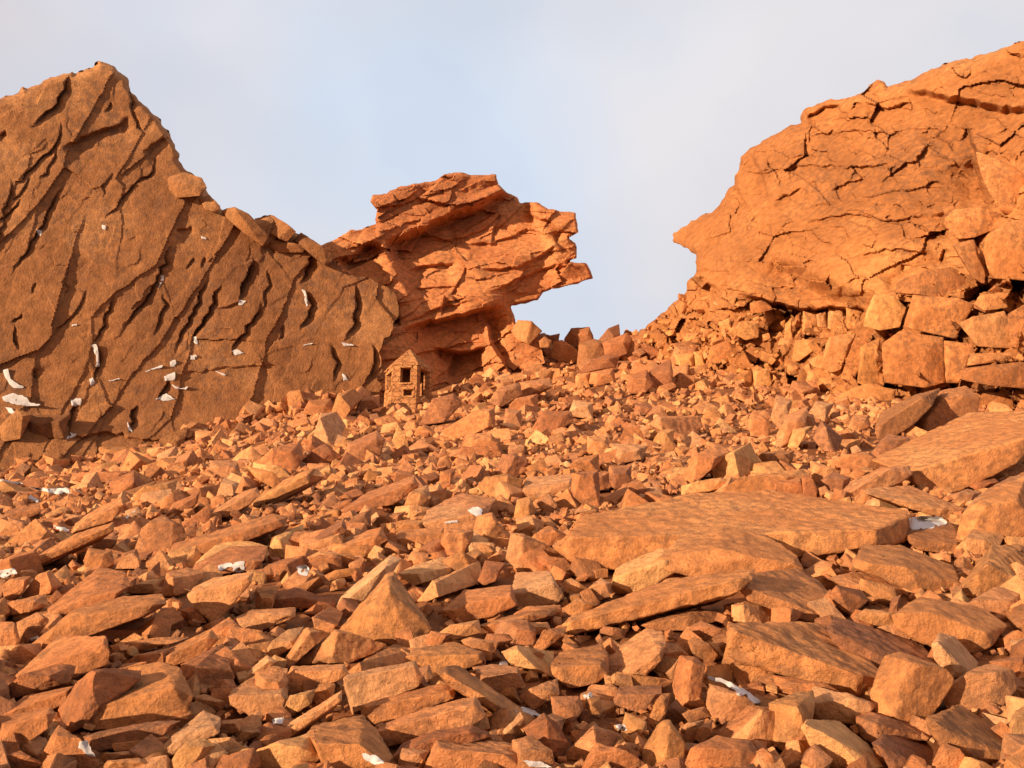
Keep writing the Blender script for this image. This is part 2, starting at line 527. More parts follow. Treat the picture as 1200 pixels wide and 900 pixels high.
# ---------------------------------------------------------------- left cliff
L_SKY = [(-160, 190), (-80, 150), (0, 115), (22, 107), (25, 100), (32, 103), (55, 92), (75, 85), (85, 82), (88, 86), (110, 78), (116, 70), (122, 72), (135, 77),
         (142, 85), (150, 90), (152, 100), (160, 112), (172, 124), (185, 136), (200, 158), (212, 183), (210, 187), (220, 200), (237, 210), (242, 222),
         (255, 240), (262, 246), (270, 244), (280, 247), (298, 256), (315, 252), (325, 255), (345, 272), (358, 280), (376, 288)]
L_POLY = L_SKY + [(392, 300), (402, 318), (430, 324), (464, 342), (468, 360), (462, 385), (449, 402), (447, 425), (446, 480), (430, 540), (200, 600), (-160, 640)]
left = Relief(L_POLY, [(0, 560, 39), (450, 460, 46.5), (120, 70, 47)])
L_CRACKS = [
    ([(79, 211), (64, 231), (55, 247), (50, 264), (40, 278), (24, 302), (7, 324)], .8, 2.5, 45),
    ([(185, 172), (178, 201), (160, 213), (144, 229), (136, 244), (124, 253), (121, 263)], .6, 2, 35),
    ([(204, 278), (193, 296), (187, 320), (176, 342), (164, 358), (153, 371), (138, 391)], .9, 2.5, 30),
    ([(193, 342), (189, 364), (178, 396)], .6, 2, 20),
    ([(131, 342), (127, 364), (111, 398), (104, 408)], .7, 2, 30),
    ([(107, 403), (117, 420), (108, 450)], .7, 2, 20),
    ([(82, 309), (76, 324), (73, 353)], .3, 2, 20),
    ([(104, 333), (96, 351), (89, 364), (67, 384), (58, 398)], .4, 2, 25),
    ([(244, 318), (233, 342), (220, 378), (209, 398), (202, 420)], .8, 2.5, 25),
    ([(262, 330), (251, 342), (244, 367), (227, 391), (220, 410)], 1.0, 3, 25),
    ([(297, 300), (291, 315), (281, 338), (280, 356)], 1.3, 5, 22),
    ([(367, 292), (362, 310), (350, 334)], 1.2, 4, 20),
    ([(357, 338), (365, 358), (360, 372), (351, 389)], 1.1, 4, 22),
    ([(316, 312), (313, 325), (309, 342), (311, 369)], .5, 2, 22),
    ([(309, 352), (298, 370), (287, 382), (276, 400), (270, 420)], .9, 3, 25),
    ([(413, 330), (417, 355), (412, 385), (400, 402)], 1.3, 4, 25),
    ([(82, 82), (75, 105), (66, 122), (48, 136), (32, 150)], 1.2, 4, 35),
    ([(75, 138), (66, 166), (45, 187), (10, 222)], .7, 2, 35),
    ([(66, 170), (60, 190), (45, 215)], .4, 2, 25),
    ([(197, 443), (192, 455), (184, 470)], .8, 3, 9), ([(88, 467), (82, 490), (78, 517)], .9, 4, 9),
    ([(162, 473), (152, 488), (153, 510)], .8, 3.5, 9),
    ([(12, 208), (8, 235), (-5, 270)], .6, 3, 30), ([(28, 228), (19, 240), (3, 256), (-8, 290)], .5, 2, 30),
    ([(39, 205), (26, 222), (10, 238)], .4, 2, 22), ([(136, 200), (118, 218), (119, 234)], .3, 2, 20),
    ([(228, 300), (222, 308), (217, 316)], .4, 2, 14), ([(42, 330), (36, 345)], .3, 2, 14), ([(26, 366), (12, 378)], .4, 2, 14),
    ([(16, 380), (15, 400), (22, 412)], .5, 2, 15), ([(38, 432), (42, 446)], .6, 3, 10),
    ([(330, 262), (322, 285), (318, 300)], .6, 2, 18), ([(240, 300), (235, 315)], .4, 2, 14), ([(298, 470), (285, 500)], .5, 3, 8),
    ([(330, 380), (326, 400)], .5, 2, 14), ([(384, 402), (395, 425), (390, 450)], .8, 3, 18), ([(435, 402), (438, 425), (428, 452)], 1.0, 4, 14),
    ([(151, 92), (150, 108), (154, 132)], 1.4, 5, 25), ([(212, 183), (204, 172), (190, 158)], .8, 3, 14),
    ([(150, 118), (160, 150), (170, 160)], .5, 2, 14), ([(130, 118), (121, 132)], .4, 2, 14),
]
L_LEDGES = [
    ([(154, 134), (140, 144), (108, 154), (88, 165), (70, 173)], 1.0, 4, 30), ([(194, 158), (182, 166), (166, 176)], .8, 3, 20),
    ([(225, 263), (205, 268)], .5, 2, 18), ([(-20, 150), (0, 156), (8, 150)], .8, 4, 20),
    ([(305, 288), (318, 283), (328, 292)], .7, 3, 12),
    ([(60, 515), (120, 505), (180, 515), (240, 505)], .5, 3, 25), ([(200, 440), (260, 430), (330, 425)], .25, 2, 25),
    ([(250, 362), (272, 356), (292, 350)], .35, 2, 18), ([(113, 505), (112, 520), (113, 540)], .5, 2, 20),
]
for k, (pts, A, w0, w) in enumerate(L_CRACKS):
    left.fn.append(lambda x, y, p=pts, A=A, w0=w0, w=w, k=k: step_offset(x, y, p, 0.44 * A, 'E', 0.8, 0.9 * w0, 0.3, 1.7, k) + step_offset(x, y, p, 0.16 * A, 'E', 0.8, 26, 0.35, 1.3, k))
for k, (pts, A, w0, w) in enumerate(L_LEDGES):
    left.fn.append(lambda x, y, p=pts, A=A, w0=w0, w=w, k=k: step_offset(x, y, p, 0.5 * A, 'S', w0, 0.6 * w, 0.2, 1.3, 90 + k))
LBOX = (-160, 60, 480, 640)
left.fn += [
    lambda x, y: 0.2 * fbm2(x, y, 100, 2, 0.3, 1.1),
    lambda x, y: 0.024 * fbm2(x, y, 16, 5, 0.62, 3.3),
    lambda x, y: facets(x, y, 75, LBOX, 0.0010, 0.05, math.radians(-62), 2.3, 6, 45, 5, -0.0022),
    lambda x, y: facets(x, y, 700, LBOX, 0.0015, 0.006, math.radians(-55), 2.0, 6, 20, 6),
    lambda x, y: -1.6 * smooth01((y - 470) / 90),
]


def left_tone(x, y):
    t = 0.42 + 0.35 * fbm2(x, y, 110, 3, 0.5, 7.7)
    e, _, _ = seg_dist(x, y, L_SKY[8:])
    return t + 0.22 * np.exp(-e / 14.0)             # freshly broken, paler rock along the crest


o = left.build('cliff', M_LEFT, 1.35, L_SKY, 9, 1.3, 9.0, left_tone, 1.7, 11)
tag(o, 'tall brown peaked cliff face with slanting dark cracks holding snow', 'cliff', kind='structure')

# ---------------------------------------------------------------- overhanging outcrop in the middle
C_SKY = [(372, 290), (378, 286), (399, 276), (411, 268), (424, 268), (440, 262), (441, 246), (433, 237), (436, 228), (453, 226), (471, 217), (486, 214), (510, 211),
         (519, 204), (540, 201), (552, 205), (582, 204), (585, 216), (594, 225), (607, 231), (610, 238), (630, 236), (642, 244), (675, 249), (679, 273),
         (667, 279), (675, 285), (676, 303), (666, 307), (687, 307), (693, 318), (696, 327), (678, 333), (654, 339), (637, 343), (631, 352), (609, 357),
         (599, 359), (603, 369), (605, 378)]
C_POLY = C_SKY + [(622, 384), (632, 398), (640, 425), (600, 450), (520, 490), (440, 500), (402, 470), (385, 380)]
crop = Relief(C_POLY, [(400, 300, 49.3), (690, 300, 53), (520, 450, 48.8)])
C_STEPS = [
    ([(445, 279), (446, 262), (436, 240)], 1.0, 5, 30, 'W'),
    ([(446, 284), (462, 275), (489, 264), (520, 252), (532, 246), (540, 244), (558, 237), (572, 228), (586, 222), (596, 216), (612, 206)], 2.4, 14, 40, 'S'),
    ([(388, 300), (408, 300), (423, 287), (446, 279)], 1.6, 9, 25, 'S'),
    ([(466, 384), (492, 377), (516, 372), (552, 363), (574, 358), (592, 357)], 2.2, 7, 60, 'S'),
    ([(556, 358), (562, 372), (571, 384), (573, 400), (590, 428), (606, 460)], 1.5, 6, 80, 'E'),
    ([(505, 404), (520, 408), (537, 411), (555, 408), (572, 402)], 1.8, 6, 26, 'S'),
    ([(530, 409), (527, 425), (522, 445)], 1.2, 4, 25, 'E'),
    ([(540, 285), (560, 284), (576, 285), (600, 276), (618, 267), (648, 276)], .45, 3, 30, 'S'),
    ([(555, 312), (580, 314), (610, 311), (630, 300), (648, 287), (664, 292)], .5, 3, 30, 'S'),
    ([(570, 341), (590, 334), (609, 324), (640, 313), (663, 306)], .6, 4, 25, 'S'),
    ([(474, 318), (490, 311), (505, 309), (537, 306)], .6, 4, 30, 'S'), ([(470, 380), (500, 365), (520, 358), (560, 350)], .4, 3, 18, 'S'),
    ([(545, 310), (540, 325), (530, 340)], .35, 2, 18, 'E'), ([(579, 260), (576, 275), (574, 287)], .4, 2, 18, 'E'),
    ([(500, 280), (540, 278), (580, 262)], .3, 2, 25, 'S'), ([(610, 250), (640, 256), (668, 275)], .5, 3, 20, 'S'),
    ([(415, 330), (430, 345), (418, 362)], .5, 3, 20, 'E'), ([(418, 362), (432, 348), (450, 338)], .8, 4, 18, 'S'),
    ([(520, 345), (517, 362), (516, 372)], .4, 2, 14, 'E'), ([(534, 335), (528, 345), (532, 358)], .4, 2, 14, 'E'),
    ([(468, 350), (466, 366), (472, 384)], .9, 4, 20, 'W'),
    ([(645, 270), (650, 285), (660, 300)], .4, 3, 14, 'E'), ([(475, 340), (520, 335), (550, 338)], .25, 2, 18, 'S'),
]
for k, (pts, A, w0, w, side) in enumerate(C_STEPS):
    crop.fn.append(lambda x, y, p=pts, A=A, w0=w0, w=w, s=side, k=k: step_offset(x, y, p, A, s, w0, w, 0.08 if k == 1 else 0.28, 0.9, 40 + k))
CBOX = (370, 195, 700, 500)
crop.fn += [
    lambda x, y: 0.2 * fbm2(x, y, 60, 3, 0.5, 12.1),
    lambda x, y: 0.07 * fbm2(x * 0.7, y, 12, 5, 0.65, 13.3),
    lambda x, y: facets(x, y, 48, CBOX, 0.010, 0.20, math.radians(-16), 2.4, 4, 30, 15),
    lambda x, y: facets(x, y, 220, CBOX, 0.010, 0.06, math.radians(-18), 2.6, 3, 15, 16),
    # thin bedding of the cap block
    lambda x, y: np.where(y < 300 - (x - 446) * 0.44, facets(x, y, 260, CBOX, 0.02, 0.10, math.radians(-22), 6.0, 4, 15, 17), 0),
    lambda x, y: 3.0 * smooth01((y - 395) / 70) * smooth01((x - 480) / 60) * 0.3,
]


def crop_tone(x, y):
    cap = (y < 283 - (x - 446) * 0.42) & (x > 430)
    return 0.5 + 0.3 * fbm2(x, y, 60, 3, 0.5, 17.7) - 0.22 * cap


o = crop.build('rock_outcrop', M_CROP, 1.0, C_SKY, 4, 0.8, 7.0, crop_tone, 0.8, 12)
tag(o, 'reddish overhanging rock outcrop jutting right above the stone hut, capped by a layered block', 'rock outcrop', kind='structure')

# ---------------------------------------------------------------- right cliff with its great overhang
R_SKY = [(742, 396), (758, 380), (775, 366), (791, 352), (804, 341), (804, 330), (815, 319), (815, 298), (787, 284), (786, 273), (800, 265), (819, 253), (833, 249),
         (848, 231), (853, 220), (861, 216), (860, 205), (866, 198), (866, 183), (885, 170), (907, 157), (925, 146), (938, 144), (938, 133), (943, 126), (973, 115),
         (987, 115), (1009, 108), (1017, 100), (1029, 92), (1038, 96), (1040, 101), (1053, 97), (1072, 91), (1090, 80), (1127, 69), (1163, 60), (1200, 47), (1270, 22), (1380, -5)]
R_POLY = R_SKY + [(1400, 560), (1250, 540), (1100, 545), (950, 530), (840, 520), (760, 480), (725, 440), (728, 408)]
right = Relief(R_POLY, [(800, 270, 52), (1200, 60, 38), (1100, 440, 31.5)])
R_STEPS = [
    # lower lip of the overhang and its underside
    ([(878, 288), (908, 293), (930, 303), (965, 322), (995, 333), (1039, 345), (1060, 338)], 2.3, 26, 60, 'S'),
    ([(850, 336), (881, 346), (943, 361), (1017, 357), (1040, 346)], 3.0, 6, 60, 'S'),
    ([(812, 318), (830, 330), (850, 338)], 1.0, 5, 60, 'S'),
    # upper roof slab
    ([(1040, 108), (1053, 103), (1078, 104), (1100, 108), (1127, 112), (1150, 118), (1174, 124), (1200, 122), (1240, 116)], 1.3, 10, 60, 'S'),
    ([(1010, 118), (1040, 126), (1072, 116)], .5, 3, 22, 'S'), ([(943, 138), (960, 127), (985, 120)], .7, 4, 16, 'S'),
    # lumps on the right
    ([(1128, 132), (1140, 160), (1150, 195), (1160, 225), (1172, 250)], 1.0, 5, 60, 'W'),
    ([(1141, 176), (1152, 216), (1167, 248)], 1.2, 6, 40, 'W'),
    ([(1112, 246), (1106, 262), (1117, 282)], .8, 4, 20, 'W'), ([(1117, 282), (1136, 278), (1150, 300), (1158, 330)], .8, 4, 20, 'E'),
    ([(1146, 180), (1175, 195), (1210, 210)], .5, 3, 25, 'N'),
    ([(1120, 250), (1150, 246), (1180, 258), (1210, 250)], .6, 4, 25, 'N'),
    ([(903, 250), (906, 275), (904, 303)], .5, 5, 40, 'W'), 
    ([(862, 205), (868, 225), (884, 248)], .5, 4, 25, 'W'),
    ([(970, 222), (1000, 212), (1020, 205)], .35, 2, 25, 'S'), ([(905, 235), (925, 228), (942, 216)], .35, 2, 18, 'S'),
    ([(925, 186), (940, 180), (960, 184)], .3, 2, 18, 'S'), ([(900, 200), (950, 192), (1010, 196), (1060, 188)], .3, 2, 22, 'S'),
    ([(940, 160), (1000, 152), (1070, 158)], .3, 2, 22, 'S'), ([(930, 262), (990, 250), (1050, 258), (1095, 248)], .3, 2, 22, 'S'),
    ([(1000, 300), (1050, 290), (1096, 296)], .3, 2, 18, 'S'), ([(880, 172), (892, 200), (905, 235)], .6, 3, 25, 'W'), ([(1095, 160), (1110, 168), (1118, 182)], .25, 2, 15, 'E'),
    ([(1105, 290), (1100, 305), (1103, 312)], .5, 3, 12, 'E'),
    ([(1040, 345), (1062, 322), (1085, 312), (1112, 312)], .8, 6, 14, 'N'),
    ([(1128, 350), (1142, 338), (1160, 334), (1200, 330)], .5, 3, 25, 'S'),
]
for k, (pts, A, w0, w, side) in enumerate(R_STEPS):
    right.fn.append(lambda x, y, p=pts, A=A, w0=w0, w=w, s=side, k=k: step_offset(x, y, p, A, s, w0, w, 0.35 if w >= 40 else 0.2, 1.2, 140 + k))
RBOX = (720, 0, 1400, 560)


def under_mask(x, y):
    lip = np.interp(x, [700, 812, 850, 881, 943, 1017, 1060, 1110, 1400], [300, 320, 338, 348, 362, 358, 335, 320, 320])
    return smooth01((y - lip) / 6)


right.fn += [
    lambda x, y: 0.3 * fbm2(x, y, 110, 3, 0.5, 22.1),
    lambda x, y: 0.055 * fbm2(x * 0.6, y, 14, 5, 0.65, 23.3),
    lambda x, y: 0.035 * fbm2(x, y * 1.7, 5, 3, 0.6, 24.3),
    lambda x, y: (1 - under_mask(x, y)) * facets(x, y, 110, RBOX, 0.006, 0.09, math.radians(-12), 2.2, 8, 50, 25),
    lambda x, y: (1 - under_mask(x, y)) * facets(x, y, 1500, RBOX, 0.010, 0.030, math.radians(10), 1.6, 5, 15, 26),
    lambda x, y: under_mask(x, y) * facets(x, y, 420, RBOX, 0.030, 0.38, math.radians(80), 1.5, 6, 30, 27),
    lambda x, y: under_mask(x, y) * facets(x, y, 1500, RBOX, 0.03, 0.12, math.radians(15), 1.4, 4, 15, 28),
    lambda x, y: 0.00012 * np.maximum(905 - x, 0) ** 2 * 1.6,
    lambda x, y: -2.5 * smooth01((y - 470) / 60),
]


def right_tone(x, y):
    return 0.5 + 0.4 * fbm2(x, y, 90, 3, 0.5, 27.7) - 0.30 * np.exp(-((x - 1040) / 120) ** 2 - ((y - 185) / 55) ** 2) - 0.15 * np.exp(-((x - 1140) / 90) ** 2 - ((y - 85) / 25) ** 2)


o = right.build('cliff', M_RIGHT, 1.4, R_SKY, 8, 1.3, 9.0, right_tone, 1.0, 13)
tag(o, 'huge smooth orange cliff bulging over a wall of broken blocks', 'cliff', kind='structure')

